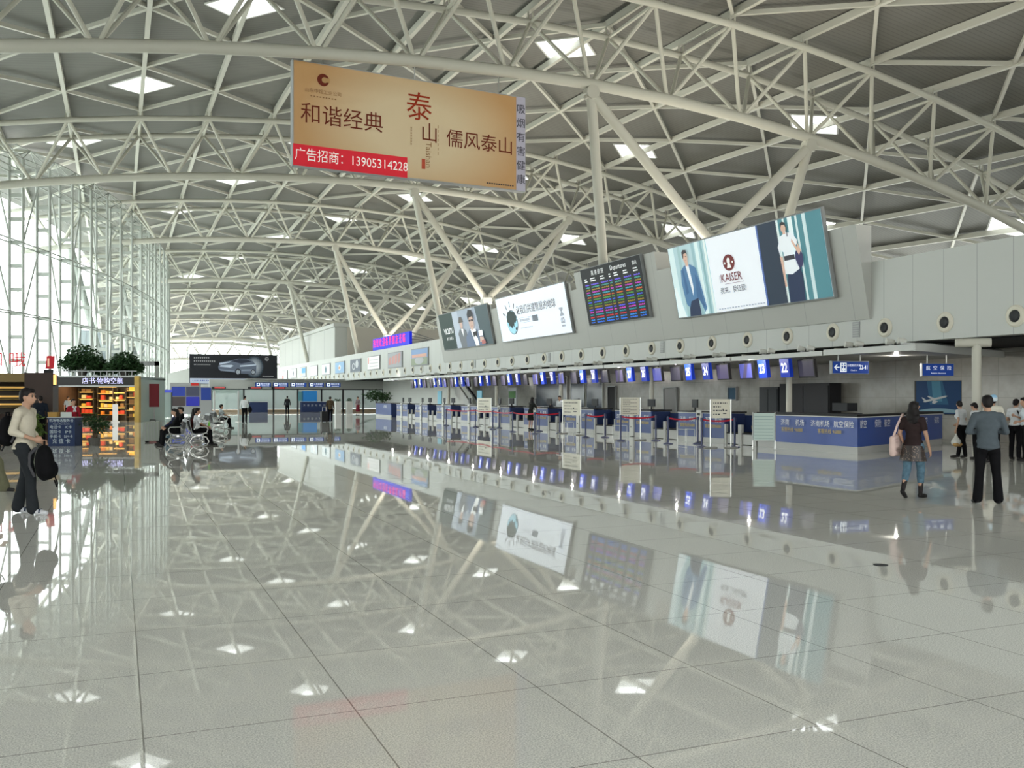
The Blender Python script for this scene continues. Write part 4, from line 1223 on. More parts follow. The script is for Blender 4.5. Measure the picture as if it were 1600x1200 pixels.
b2 = Board(b.O, b.R, b.U, t, .01); b2.rect(.02, .02, 5.1, .92, lit('red_strip', (.62, .025, .04), .3), 2); b2.done('phone_strip')
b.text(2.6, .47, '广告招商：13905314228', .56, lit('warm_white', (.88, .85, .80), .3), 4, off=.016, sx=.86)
b.text(2.15, 2.2, '和谐经典', .92, DR, 4, off=.004); b.text(8.68, 1.98, '儒风泰山', .86, DR, 4, off=.004)
b.text(5.65, 3.15, '泰', 1.35, mat('ember_red_ink', (.34, .035, .012), .5), 4, off=.025, sx=.95); b.text(6.15, 2.08, '山', .92, DR, 4, off=.02, sx=.95)
b.text(6.1, 1.15, 'Taishan', .38, mat('brown_ink', (.30, .17, .08), .5), 4, rot=-PI / 2)
b.rect(5.78, .5, 5.95, .95, mat('seal_red', (.5, .08, .04), .5), 3)
b.disc(1.3, 3.75, .26, .26, DR, 3, n=24); b.disc(1.36, 3.75, .13, .12, mat('tan_flat', (.50, .30, .13), .5), 4, n=16); b.rect(1.4, 3.66, 1.6, 3.84, mat('tan_flat', (.50, .30, .13), .5), 5)
b.text(1.3, 3.22, '山东中烟工业公司', .2, mat('brown_ink', (.30, .17, .08), .5), 4); 
for k in range(9): b.rect(.75 + k * .13, 2.98, .82 + k * .13, 3.03, mat('brown_ink', (.30, .17, .08), .5), 4)
for k in range(12): b.rect(9.0 + k * .12, .18, 9.08 + k * .12, .24, GRI, 4)
for k in range(7): b.rect(5.25, 1.5 + k * .12, 5.30, 1.58 + k * .12, mat('brown_ink', (.30, .17, .08), .5), 4); b.rect(6.55, 1.2 + k * .2, 6.58, 1.33 + k * .2, mat('brown_ink', (.30, .17, .08), .5), 4)
b.done('artwork')
# ================================================================== LEFT SIDE AND FAR END
WOODG = mat('gold_wood', (0.42, 0.28, 0.07), 0.4, noise=.08, nscale=3)
BROWN = mat('dark_brown_panel', (0.040, 0.024, 0.018), 0.45)
SHOPD = mat('shop_dark', (0.05, 0.042, 0.035), 0.5)
# --- bookshop kiosk
c = V((-1.3, 66, 0))
t = thing('shop_kiosk', 'dark shop kiosk with lit white characters and warm lit shelves under two leafy trees', 'shop', c)
fx = V((.922, -.387, 0)); fy = V((.387, .922, 0)); o = V((-4.3, 66.7, 0))
def sp(s, d, z): return o + fx * s + fy * d + V((0, 0, z))
def sbox(mb, s0, s1, d0, d1, z0, z1, mi=0): return mb.prism([sp(s0, d0, z0), sp(s1, d0, z0), sp(s1, d1, z0), sp(s0, d1, z0)], (0, 0, z1 - z0), mi)
sbox(MB(), 0, 5.85, 4.6, 4.75, 0, 2.9).build('back_wall', SHOPD, t, org=c)
sbox(MB(), 0, .15, .1, 4.6, 0, 2.9).build('side_wall', BROWN, t, org=c)
sbox(MB(), 5.75, 5.9, .5, 4.6, 0, 2.9).build('side_wall', GLASSF, t, org=c)
sbox(MB(), 0, 5.9, .1, 4.75, 2.72, 2.85).build('roof', SHOPD, t, org=c)
sbox(MB(), 0, 5.9, -.05, .1, 2.33, 2.85).build('sign_band', mat('sign_band_black', (0.02, 0.018, 0.018), .4), t, org=c)
sbox(sbox(MB(), 0, 5.9, -.1, .12, 2.85, 2.95), 0, 5.9, -.08, .1, 2.25, 2.33).build('edge_trim', GREYP, t, org=c)
sbox(MB(), 5.72, 6.02, -.12, .18, 0, 2.92).build('post', WOODG, t, org=c)
b = Board(sp(0, -.06, 2.33) - c, fx, (0, 0, 1), t, .02)
VIO = lit('lit_violet_letters', (0.62, 0.60, 1.0), 1.2)
b.text(3.7, .27, '店书·物购空航', .42, VIO, 2, off=.008)
gm = MB()
for k in range(14): gm.tube(sp(.2 + k * .4, .3, 2.95), sp(.2 + k * .4, .3, 3.25), .03, 5)
gm.tube(sp(.1, .3, 3.25), sp(5.7, .3, 3.25), .03, 5)
gm.build('roof_rail', GREYP, t, org=c)
# warm lamps under the shop ceiling
for k in range(3):
    ld = bpy.data.lights.new('shop_lamp', 'AREA'); ld.size = .8; ld.energy = 60; ld.color = (1.0, .72, .38)
    lo = bpy.data.objects.new('shop_lamp', ld); COL.objects.link(lo); lo.location = sp(1 + 1.9 * k, 2.2, 2.68)
# shelves with goods
GC = [('yellow', lit('goods_yellow', (.62, .40, .06), .35)), ('red', lit('goods_red', (.50, .06, .03), .35)), ('orange', lit('goods_orange', (.60, .20, .03), .35)), ('cream', lit('goods_cream', (.65, .52, .25), .35)), ('brown', lit('goods_brown', (.22, .12, .05), .25))]  # goods glow slightly by themselves, standing in for light from the shelf strips
proto_g = {}
def shelf(s0, s1, d, lab, zs_):
    cc = sp((s0 + s1) / 2, d, 0)
    th = thing('display_shelf', lab, 'shelf', cc)
    m = MB(); sbox(m, s0, s0 + .05, d - .2, d + .2, 0, 2.2); sbox(m, s1 - .05, s1, d - .2, d + .2, 0, 2.2)
    m.build('upright', SHOPD, th, org=cc)
    for z in zs_:
        sbox(MB(), s0, s1, d - .22, d + .22, z - .03, z).build('shelf_board', WOODG, th, org=cc)
        sbox(MB(), s0 + .1, s1 - .1, d - .20, d - .16, z + .40, z + .43).build('strip_light', lit('warm_strip', (1.0, .58, .15), 2.2), th, org=cc)
    for z in zs_:
        s = s0 + .2
        while s < s1 - .25:
            q = random.randrange(5); w = random.uniform(.16, .34); h = random.uniform(.14, .32)
            if random.random() < .82:
                p = sp(s + w / 2, d - .02, z)
                if q not in proto_g:
                    g = MB().box((0, 0, .5), (1, 1, 1)).box((0, 0, 1.0), (.9, .9, .08)).build('boxed_good', GC[q][1]); g.location = p
                    proto_g[q] = g
                else:
                    g = proto_g[q].copy(); COL.objects.link(g); g.location = p
                g.scale = (w, .24, h); g.rotation_euler = (0, 0, math.radians(-22.7))
                tag(g, 'small %s box among the goods on the warm lit shop shelves' % GC[q][0], 'boxed good', '%s boxes on the shop shelves' % GC[q][0])
            s += w + .06
shelf(.25, 1.3, 4.2, 'warm lit goods shelf in the shop, behind the clerk in red', (.5, 1.0, 1.5, 1.95))
shelf(1.5, 2.9, 4.3, 'warm lit goods shelf at the back centre of the shop', (.4, .9, 1.4, 1.85))
shelf(3.0, 3.9, 3.2, 'warm lit goods shelf behind the silver pedestal', (.45, .95, 1.45))
shelf(4.3, 5.65, 2.2, 'warm lit goods shelf beside the golden shop post', (.3, .72, 1.15, 1.6, 2.0))
t = thing('detector_pedestal', 'slim silver pedestal standing at the front of the shop', 'pedestal', (-.19, 64.4, 0))
MB().box((0, 0, .03), (.5, .5, .06)).build('base', CHROME, t); MB().box((0, 0, .6), (.32, .14, 1.1)).build('body', CHROME, t)

# --- leafy trees on the shop roof
LEAF = mat('dark_green_leaf', (0.022, 0.055, 0.018), 0.5, noise=.4, nscale=2)
LEAF2 = mat('fresh_green_leaf', (0.07, 0.12, 0.02), 0.5, noise=.3, nscale=3)
POT = mat('grey_planter', (0.10, 0.095, 0.085), .6)
BARK = mat('bark', (0.08, 0.055, 0.035), .8)
def foliage(mb, c, r, n, l, rnd, droop=.3):
    c = V(c)
    for _ in range(n):
        d = V((rnd.gauss(0, 1), rnd.gauss(0, 1), rnd.gauss(0, 1))).normalized()
        q = rnd.random() ** .45
        p = c + V((d.x * r[0] * q, d.y * r[1] * q, d.z * r[2] * q))
        a = V((rnd.gauss(0, 1), rnd.gauss(0, 1), rnd.gauss(0, .6) - droop)).normalized()
        s = a.orthogonal().normalized(); s = Matrix.Rotation(rnd.random() * 6.3, 3, a) @ s
        L_ = l * rnd.uniform(.7, 1.3); w = L_ * .38
        mb.add([p, p + a * L_ * .5 + s * w * .5, p + a * L_, p + a * L_ * .5 - s * w * .5], [(0, 1, 2, 3)])
def tree(p, parts, pot, lab, n=1500, leaf=.22, m=LEAF, trunk=.5, name='potted_tree', group=None):
    rnd = random.Random(int(abs(p[0] * 100) + p[1] * 10))
    t = thing(name, lab, 'potted plant', p, group=group)
    MB().lathe((0, 0, 0), [(pot * .75, 0), (pot, pot * 1.3), (pot * .9, pot * 1.3), (pot * .88, pot * 1.2)], 14).build('planter', POT, t)
    st = MB(); f = MB()
    for q, r in parts:
        st.path([(0, 0, pot), ((q[0]) * .3, q[1] * .3, q[2] * .5), q], [.06, .05, .02], 6)
        foliage(f, q, r, int(n / len(parts)), leaf, rnd)
    st.build('stem', BARK, t); f.build('foliage', m, t)
tree((-2.15, 66.8, 2.95), [((.05, 0, 1.25), (1.05, .8, .8)), ((-.6, 0, .85), (.8, .6, .55)), ((.75, 0, .75), (.75, .6, .6)), ((1.1, 0, .5), (.5, .5, .4))], .32, 'larger dark leafy tree above the shop sign, nearer the red lantern', 4600, .24)
tree((.35, 65.9, 2.95), [((0, 0, 1.0), (.85, .7, .6)), ((-.5, 0, .6), (.65, .5, .45)), ((.55, 0, .55), (.65, .5, .45))], .3, 'smaller dark leafy tree above the golden end of the shop', 3400, .24)

# --- café kiosk at the left with gold fascia
c = V((-4.6, 39.2, 0))
t = thing('cafe_kiosk', 'brown kiosk with a gold fascia under standing red characters', 'shop', c)
MB().span((-3.12, 38.0, 0), (-2.2, 38.3, 2.5)).build('pillar', BROWN, t, org=c)
MB().span((-2.35, 38.3, 0), (-2.2, 41.5, 2.4)).build('side_wall', mat('black_brown', (.018, .013, .012), .5), t, org=c)
MB().span((-7.5, 38.05, 2.16), (-3.12, 38.25, 2.47)).build('fascia', mat('dull_gold_fascia', (.20, .14, .045), .4), t, org=c)
MB().span((-7.5, 38.1, 2.36), (-2.2, 41.5, 2.45)).build('roof', BROWN, t, org=c)
MB().span((-7.5, 41.4, 0), (-2.2, 41.5, 2.4)).build('back_wall', SHOPD, t, org=c)
MB().span((-5.6, 38.6, 0), (-3.2, 39.2, 1.0)).build('counter', BROWN, t, org=c)
b = Board(V((-5.9, 38.1, 2.55)) - c, (1, 0, 0), (0, 0, 1), t, .01)
REDK = lit('red_sign_letters', (.62, .015, .03), .35)
for i, ch in enumerate('老四哦'):
    if i == 0: continue
    me_c = b.text(1.1 + .72 * i, .38, ch, .58, REDK, 2, off=.012)
    MB().tube(V((-4.8 + .72 * i - .15, 38.1, 2.45)) - c, V((-4.8 + .72 * i - .15, 38.1, 2.75)) - c, .015, 5).tube(V((-4.8 + .72 * i + .15, 38.1, 2.45)) - c, V((-4.8 + .72 * i + .15, 38.1, 2.75)) - c, .015, 5).build('letter_stand', GREYP, t)
for z in (1.25, 1.55, 1.9):
    MB().span((-4.5, 41.0, z - .03), (-3.2, 41.4, z)).build('shelf_board', WOODG, t, org=c)
    MB().span((-4.4, 41.0, z + .05), (-3.25, 41.03, z + .12)).build('strip_light', lit('warm_strip2', (.75, .45, .12), .7), t, org=c)
t = thing('lantern_sign', 'small red box lantern sign on the corner of the brown kiosk', 'sign', (-2.35, 38.2, 2.5))
MB().box((0, 0, .06), (.3, .3, .12)).build('foot', BLACK, t)
MB().prism([(-.10, -.14, .15), (.16, -.14, .15), (.20, -.10, .62), (-.06, -.10, .62)], (0, .3, 0)).build('lantern', lit('lantern_red', (.42, .02, .03), .4), t)
MB().box((.0, -.15, .38), (.06, .02, .3)).build('sign_face', lit('lantern_face', (.8, .5, .35), .5), t)
t = thing('kiosk_lamp', 'small glowing orange wall lamp high on the brown pillar', 'lamp', (-2.13, 38.0, 2.05))
MB().box((-.04, 0, .2), (.10, .16, .45)).build('bracket', BLACK, t)
MB().box((.0, -.08, .2), (.10, .06, .36)).build('lamp_glass', lit('orange_glow', (1.0, .5, .15), 2.0), t)
t = thing('banner_stand', 'white standing banner with a red vertical stripe at the left edge', 'banner', (-4.15, 36.5, 0))
MB().box((0, .1, .02), (.7, .3, .04)).build('base', CHROME, t)
MB().box((0, .05, 1.1), (.75, .02, 2.1)).build('sheet', mat('banner_white', (.62, .64, .66), .5), t)
MB().box((.26, .03, .95), (.13, .02, 1.7)).build('red_stripe', mat('banner_red', (.45, .03, .05), .5), t)

# --- phone card desk
p, q = V((-2.15, 34.61, 0)), V((-1.33, 34.27, 0)); c = (p + q) / 2; R = (q - p).normalized(); Nn = R.cross(V((0, 0, 1))); w = (q - p).length
t = thing('phone_card_desk', 'navy phone card desk with rows of pale characters on its front', 'desk', c)
MB().prism([p, q, q - Nn * .55, p - Nn * .55], (0, 0, .93)).build('cabinet', mat('navy_board', (.018, .032, .085), .4), t, org=c)
MB().prism([p + Nn * .03 - R * .02 + V((0, 0, .93)), q + Nn * .03 + R * .02 + V((0, 0, .93)), q - Nn * .6 + R * .02 + V((0, 0, .93)), p - Nn * .6 - R * .02 + V((0, 0, .93))], (0, 0, .03)).build('worktop', GREYP, t, org=c)
b = Board(p - c, R, (0, 0, 1), t, .012)
PL = mat('pale_letters', (.50, .58, .62), .5)
b.text(w / 2, .84, '机场电话服务台', .115, PL, 1, off=.003); b.text(w / 2, .73, 'Airport Phone Service', .06, PL, 1)
for i, (l, r_) in enumerate((('电话卡', 'IC卡'), ('国际卡', 'IP卡'), ('手机卡', 'SIM卡'))):
    b.text(.25, .62 - .155 * i, l, .13, PL, 1, off=.003); b.text(.68, .62 - .155 * i, r_, .12, PL, 1, off=.003)
b.text(w / 2, .15, '充 值 卡', .17, PL, 1, off=.004)
t = thing('card_box', 'ochre display box on top of the phone card desk', 'box', (-1.98, 34.68, .96), rz=-.39)
MB().box((0, 0, .07), (.30, .2, .14)).build('body', mat('ochre_box', (.34, .20, .05), .5), t); MB().box((0, 0, .15), (.31, .21, .02)).build('lid', mat('ochre_box', (.34, .20, .05), .5), t)
t = thing('notice_card', 'pale grey notice card on top of the phone card desk', 'card', (-1.6, 34.5, .96), rz=-.39)
MB().box((0, 0, .08), (.36, .02, .16)).build('card', mat('pale_card', (.50, .54, .52), .5), t); MB().box((0, .05, .01), (.2, .1, .02)).build('stand', GREYP, t)
tree((-2.65, 34.9, 0), [((0, 0, .85), (.32, .3, .35)), ((.1, 0, .55), (.3, .3, .3))], .2, 'yellow green bushy plant left of the phone card desk', 420, .15, LEAF2, name='potted_shrub')
tree((-.75, 34.4, 0), [((0, 0, .85), (.42, .3, .25)), ((.2, 0, .65), (.35, .3, .22))], .2, 'dark bushy plant right of the phone card desk', 420, .14, LEAF, name='potted_shrub')
# red hanging panel and pale machine beside the shop post
t = thing('red_notice_panel', 'dark red upright notice panel right of the golden shop post', 'panel', (2.15, 65.5, 0))
MB().box((0, 0, .03), (.6, .4, .06)).build('foot', GREYP, t); MB().box((0, 0, 1.7), (.62, .06, 1.5)).build('sheet', mat('dark_red_panel', (.16, .012, .02), .5), t); MB().box((0, .05, .9), (.08, .06, 1.75)).build('post', GREYP, t)

# --- entry portal and far boards
c = V((1.9, 73, 0))
t = thing('entry_portal', 'grey steel portal frame in front of the far curve of glass', 'portal', c)
MB().span((2.41, 72.8, 0), (2.73, 73.1, 4.15)).build('post', MULL, t, org=c); MB().span((-.6, 72.8, 0), (-.35, 73.1, 4.15)).build('post', MULL, t, org=c)
MB().span((-.6, 72.8, 3.85), (2.73, 73.1, 4.17)).build('lintel', GREYP, t, org=c)
m = MB()
for z in (2.5, 2.9): m.span((.2, 72.9, z), (2.41, 73.0, z + .08))
m.build('rail', GREYP, t, org=c)
t = thing('glass_door_frame', 'violet framed glass door unit with a blue strip sign, right of the portal', 'door', (3.27, 75, 0))
for x in (-.42, .42): MB().box((x, 0, 1.05), (.08, .1, 2.1)).build('jamb', DARK, t)
MB().box((0, 0, 2.03), (.9, .12, .2)).build('strip_sign', lit('strip_blue', (.08, .10, .55), .6), t)
MB().box((0, 0, 1.0), (.78, .02, 1.9)).build('pane', GLASSF, t)
c = V((5.3, 85, 0))
t = thing('information_wall', 'freestanding grey wall with four blue and brown poster squares', 'display board', c)
MB().box((0, .1, 1.45), (2.5, .15, 2.7)).build('board', GREYP, t)
for i, (x, z, m) in enumerate(((-.58, 2.05, (.03, .05, .26)), (.58, 2.05, (.055, .06, .09)), (-.58, 1.2, (.06, .05, .05)), (.58, 1.2, (.03, .035, .30)))):
    MB().box((x, 0, z), (1.06, .06, .78)).build('poster', lit('info_%d' % i, m, .5), t)
MB().box((.75, 0, 2.66), (.6, .06, .22)).build('red_sign', lit('red_small', (.45, .03, .03), .4), t)
t = thing('information_panel', 'tall narrow blue panel with a pale foot, right of the four poster wall', 'display board', (7.2, 88, 0))
MB().box((0, .06, 1.25), (1.0, .08, 2.5)).build('board', GREYP, t); MB().box((0, 0, 1.85), (.86, .06, 1.1)).build('poster', lit('info_blue', (.025, .05, .22), .4), t)
# sloped white balustrade of the stair at the far left
m = MB()
m.prism([(5.25, 115, 2.0), (7.7, 115, 2.0), (7.7, 115, 4.95), (5.25, 115, 4.25)], (0, .3, 0))
m.span((5.25, 115.3, 1.9), (7.7, 117, 2.05)); m.span((5.25, 115, 0), (5.45, 117, 2.0)); m.span((7.5, 115, 0), (7.7, 117, 2.0))
t = thing('stair_gallery', 'white gallery with a sloped balustrade at the far left end', 'gallery', (6, 115, 0))
m.build('balustrade', WALLW, t, org=(6, 115, 0))

# --- car billboard over the security entrance
c = V((11.2, 103, 2.2))
t = thing('car_billboard', 'wide black billboard of a silver car at the far end', 'billboard', c)
MB().span((6.8, 103.02, 2.9), (15.75, 103.4, 6.05)).build('light_box', DARK, t, org=c)
MB().span((6.75, 103.0, 1.95), (12.1, 103.5, 2.9)).build('white_beam', WALLW, t, org=c)
for x in (7.0, 12.0): MB().span((x - .15, 103.1, 0), (x + .15, 103.4, 1.95)).build('leg', WALLW, t, org=c)
b = Board(V((6.8, 103.02, 2.9)) - c, (1, 0, 0), (0, 0, 1), t, .012)
CB = lambda n, cc, s=.5: lit('car_' + n, cc, s)
b.rect(.05, .65, 8.9, 3.12, CB('black', (.016, .017, .02)), 1); b.rect(.05, .05, 8.9, .62, CB('pale', (.36, .41, .50)), 1)
for k in range(7): b.disc(6.55, 1.85 , .95 - k * .12, 1.15 - k * .14, CB('glow%d' % k, (.03 + .06 * k, .045 + .065 * k, .06 + .07 * k)), 2 + k, n=24)
BODY = CB('body', (.10, .12, .16)); HI = CB('shine', (.40, .46, .54)); GLS = CB('cabin', (.025, .03, .045))
b.poly([(2.85, 1.85), (3.0, 2.3), (4.1, 2.5), (4.9, 2.72), (5.8, 2.72), (6.4, 2.45), (6.75, 2.0), (6.72, 1.25), (6.5, 1.1), (5.0, 1.15), (4.2, 1.3), (3.1, 1.4), (2.88, 1.6)], BODY, 12)
b.poly([(4.15, 2.45), (4.95, 2.68), (5.75, 2.66), (6.25, 2.4), (5.2, 2.2), (4.9, 2.25)], GLS, 13)
b.poly([(2.95, 2.2), (4.1, 2.42), (4.0, 2.3), (3.0, 2.05)], HI, 13); b.poly([(5.05, 2.0), (6.7, 2.15), (6.7, 2.0), (5.05, 1.85)], HI, 13); b.poly([(3.0, 1.85), (4.1, 1.75), (4.4, 1.95), (4.2, 2.05), (3.1, 2.0)], HI, 13)
b.poly([(5.2, 1.55), (6.5, 1.6), (6.5, 1.45), (5.2, 1.4)], CB('shade2', (.20, .24, .30)), 13); b.poly([(3.0, 1.55), (4.5, 1.45), (4.5, 1.35), (3.05, 1.45)], CB('shade2', (.20, .24, .30)), 13)
for s, r in ((4.85, .36), (6.4, .30)):
    b.disc(s, 1.3, r * .8, r, CB('tyre', (.012, .012, .014)), 14, n=20); b.disc(s, 1.3, r * .55, r * .72, CB('rim', (.34, .38, .42)), 15, n=16)
    for q in range(5):
        a = q * 1.257; b.poly([(s + .03 * math.cos(a), 1.3), (s + r * .5 * math.cos(a) - .03, 1.3 + r * .66 * math.sin(a)), (s + r * .5 * math.cos(a) + .03, 1.3 + r * .66 * math.sin(a))], CB('tyre', (.012, .012, .014)), 16)
TX = CB('text', (.42, .43, .44))
for z, n in ((2.75, 8), (2.4, 11), (2.05, 14)):
    for k in range(n):
        l = .2 if z > 2.1 else .12
        b.rect(.42 + k * l * 1.0, z - l * .42, .42 + k * l + l * .75, z - l * .3, TX, 2); b.rect(.42 + k * l + l * .3, z - l * .42, .42 + k * l + l * .45, z + l * .42, TX, 2); b.rect(.42 + k * l, z + l * .15, .42 + k * l + l * .75, z + l * .27, TX, 2)
b.disc(7.85, 2.72, .2, .2, TX, 2, n=18); b.disc(7.85, 2.72, .165, .165, CB('black', (.016, .017, .02)), 3, n=18)
for q in range(3):
    a = PI / 2 + q * 2.094; b.poly([(7.85 + .03 * math.cos(a + 1.57), 2.72 + .03 * math.sin(a + 1.57)), (7.85 + .03 * math.cos(a - 1.57), 2.72 + .03 * math.sin(a - 1.57)), (7.85 + .17 * math.cos(a), 2.72 + .17 * math.sin(a))], TX, 4)
for k in range(9): b.rect(7.4 + k * .13, .85, 7.5 + k * .13, .92, TX, 2)
BT = CB('bluetext', (.07, .10, .30))
for k in range(44): b.rect(.3 + k * .19, .3, .3 + k * .19 + .12 * (.6 + .4 * (k % 3) / 2), .44, BT, 2)
b.done('artwork')
# --- security partition at the far end
c = V((18, 100, 0))
HEAD = mat('grey_header', (.40, .41, .39), .5)
m = MB()
m.span((8.5, 100, 2.4), (26.6, 100.4, 3.35))
struct(m.build('trim_3', HEAD))
pw = [8.7, 11.9, 14.9, 17.4, 19.9, 22.2, 24.4, 26.6]
for i in range(len(pw) - 1):
    x0, x1 = pw[i], pw[i + 1]; cc = V(((x0 + x1) / 2, 100, 0))
    t = thing('glass_partition', 'pale green glass partition at the security end, %s from its left end' % ordn(i), 'partition', cc, group='glass partitions of the security end')
    MB().span((x0 + .06, 100.02, .3), (x1 - .06, 100.06, 2.38)).build('pane', GLASSF, t, org=cc)
    f = MB()
    f.span((x0, 99.97, 0), (x0 + .08, 100.1, 2.4)).span((x1 - .08, 99.97, 0), (x1, 100.1, 2.4)).span((x0, 99.97, 2.32), (x1, 100.1, 2.4))
    f.build('frame', DARK, t, org=cc)
    MB().span((x0 + .08, 99.96, 0), (x1 - .08, 100.1, .28)).build('kickboard', mat('tan_kickboard', (.36, .27, .18), .5), t, org=cc)
for x0, x1, lab in ((12.3, 14.1, 'navy counter before the glass partitions, behind the man with a black shoulder bag'), (17.5, 20.6, 'navy counter under a bright blue picture at the security end')):
    cc = V(((x0 + x1) / 2, 98.6, 0))
    t = thing('security_counter', lab, 'counter', cc)
    MB().span((x0, 98.5, 0), (x1, 99.2, 1.05)).build('body', NAVY, t, org=cc); MB().span((x0 - .05, 98.45, 1.05), (x1 + .05, 99.25, 1.1)).build('worktop', GREYP, t, org=cc)
    bb = Board(V((x0, 98.5, 0)) - cc, (1, 0, 0), (0, 0, 1), t, .01)
    if x0 > 15:
        for k in range(7): bb.text(.3 + k * .42, .68, '济南国际机场欢'[k], .24, mat('dim_white', (.35, .38, .45), .5), 1)
t = thing('blue_picture', 'bright blue picture on the glass behind the security counter', 'picture', (18.6, 99.93, 1.1))
MB().box((0, 0, .55), (1.6, .05, 1.1)).build('print', lit('bright_blue', (.03, .20, .50), .4), t); MB().box((-.9, 0, .55), (.5, .05, 1.0)).build('side_print', lit('teal_print', (.10, .25, .27), .3), t)
stx = ['安全检查', '国内出发', '贵宾通道', '头等舱安检', '国际出发']
for i, (x0, x1) in enumerate(((12.8, 14.35), (14.55, 16.1), (16.3, 17.95), (18.2, 19.75), (19.95, 21.5))):
    cc = V(((x0 + x1) / 2, 98, 2.6))
    t = thing('security_sign', 'blue security sign with white pictogram over the glass end, %s from the left' % ordn(i), 'sign', cc, group='row of blue security signs')
    MB().span((x0, 98, 2.6), (x1, 98.12, 3.06)).build('case', NAVY, t, org=cc)
    for x in (x0 + .2, x1 - .2): MB().tube((x, 98.06, 3.06), (x, 98.06, 3.36), .02, 5).build('hanger', GREYP, t, org=cc)
    bb = Board(V((x0, 98, 2.6)) - cc, (1, 0, 0), (0, 0, 1), t, .01)
    bb.rect(.03, .03, x1 - x0 - .03, .43, SGN2, 1); bb.rect(.12, .08, .46, .40, LB, 2); bb.disc(.29, .24, .09, .09, SGN2, 3, n=10)
    bb.text(.98, .29, stx[i], .22 if len(stx[i]) < 5 else .18, LB, 2, off=.006); 
    for k in range(6): bb.rect(.62 + k * .13, .08, .71 + k * .13, .12, LB, 2)
    bb.done('sign_face')
struct(MB().span((12, 98, 3.36), (22, 100.2, 3.44)).build('ceiling_security', HEAD))
for i, x in enumerate((9.4, 13.0, 15.4)):
    t = thing('red_ticker', 'small red and white ticker strip above the glass, %s from the left' % ordn(i), 'sign', (x, 99.9, 2.42), group='ticker strips above the security glass')
    MB().box((0, 0, .1), (1.4, .08, .2)).build('case', DARK, t); MB().box((.1, -.05, .1), (1.0, .02, .12)).build('text_strip', lit('ticker', (.45, .08, .08), .6), t)
# grey baggage slimline towers near the attendant in the red skirt
for i, x in enumerate((17.75, 18.75)):
    t = thing('self_service_tower', ['white slim tower topped with a small plant, farther from the attendant', 'white slim tower topped with a small plant, beside the attendant in red skirt'][i], 'planter tower', (x, 82, 0), group='white slim towers')
    MB().box((0, 0, .6), (.5, .5, 1.2)).build('body', WALLW, t)
    f = MB(); foliage(f, (0, 0, 1.32), (.22, .22, .16), 70, .14, random.Random(i)); f.build('foliage', LEAF, t)
tree((19.95, 76.3, 0), [((-.45, 0, 1.75), (.75, .5, .45)), ((.45, 0, 1.6), (.6, .5, .4))], .3, 'potted tree behind the blue end counter', 700, .25, LEAF)
# inclined escalator truss behind the far desks
t = thing('escalator', 'pale inclined escalator side behind the far check-in desks', 'escalator', (23.5, 70, 0))
m = MB(); m.prism([(24.3, 64, 0), (24.3, 66, 0), (24.3, 72.5, 3.3), (24.3, 70.5, 3.3)], (.15, 0, 0)); m.build('side_panel', WALLW, t, org=(23.5, 70, 0))
MB().prism([(24.28, 63.9, .9), (24.28, 64.2, .9), (24.28, 69.2, 3.3), (24.28, 68.9, 3.3)], (.19, 0, 0)).build('handrail', DARK, t, org=(23.5, 70, 0))
for i, (y, h, lab) in enumerate(((69.2, 2.05, 'pale blue standing panel behind the far desks, farther one'), (60.5, 2.1, 'pale blue standing panel behind the far desks, nearer one'))):
    t = thing('standing_panel', lab, 'panel', (22.9, y, 0)); MB().box((0, 0, 1.1), (.06, .95, 1.9)).build('sheet', mat('sky_blue_sheet', (.22, .48, .60), .5), t); MB().box((0, 0, .08), (.4, .7, .14)).build('foot', GREYP, t)
t = thing('green_wall_panel', 'dark doorway panel with a green picture beyond the sky blue panels', 'panel', (23.4, 55.8, 0))
MB().box((0, 0, 1.1), (.08, 1.3, 2.2)).build('board', GREYP, t); MB().box((-.05, 0, 1.75), (.04, 1.1, .45)).build('picture', mat('green_picture', (.03, .12, .015), .5), t)
# steel queue posts by the far seats
for i, (x, y) in enumerate(((5.4, 60.0), (7.05, 62.0))):
    t = thing('steel_pole', ['tall slim steel pole beyond the seats, nearer one', 'tall slim steel pole beyond the seats, near the man with a black bag'][i], 'pole', (x, y, 0)); MB().tube((0, 0, 0), (0, 0, 2.0), .05, 8).build('shaft', CHROME, t); MB().tube((0, 0, 0), (0, 0, .04), .2, 12).build('base', CHROME, t)

# --- waiting seats ---------------------------------------------------
PERF = mat('perforated_steel_seat', (.15, .16, .16), .45, .5)
def seat_bm():
    m = MB()
    prof = [(-.27, .415), (-.25, .44), (-.1, .425), (.1, .415), (.19, .43), (.225, .50), (.25, .62), (.29, .80), (.31, .86)]
    th = .018
    P = []
    for s in (-.235, .235):
        for x, z in prof: P.append(V((x, s, z)))
    n = len(prof)
    nv = []
    for s in (-.235, .235):
        for x, z in prof: nv.append(V((x + th * .5, s, z - th)))
    F = [(i, i + 1, n + i + 1, n + i) for i in range(n - 1)] + [(2 * n + i + 1, 2 * n + i, 3 * n + i, 3 * n + i + 1) for i in range(n - 1)]
    F += [(i + 1, i, 2 * n + i, 2 * n + i + 1) for i in range(n - 1)] + [(n + i, n + i + 1, 3 * n + i + 1, 3 * n + i) for i in range(n - 1)] + [(0, n, 3 * n, 2 * n), (2 * n - 1, n - 1, 3 * n - 1, 4 * n - 1)]
    return m.add(P + nv, F)
def slots_bm():
    m = MB()
    for k in range(7):
        y = -.17 + k * .056
        m.prism([(.236, y - .012, .57), (.236, y + .012, .57), (.283, y + .012, .79), (.283, y - .012, .79)], (-.006, 0, 0))
        m.prism([(-.2, y - .012, .441), (-.2, y + .012, .441), (.08, y + .012, .424), (.08, y - .012, .424)], (0, 0, .006))
    return m
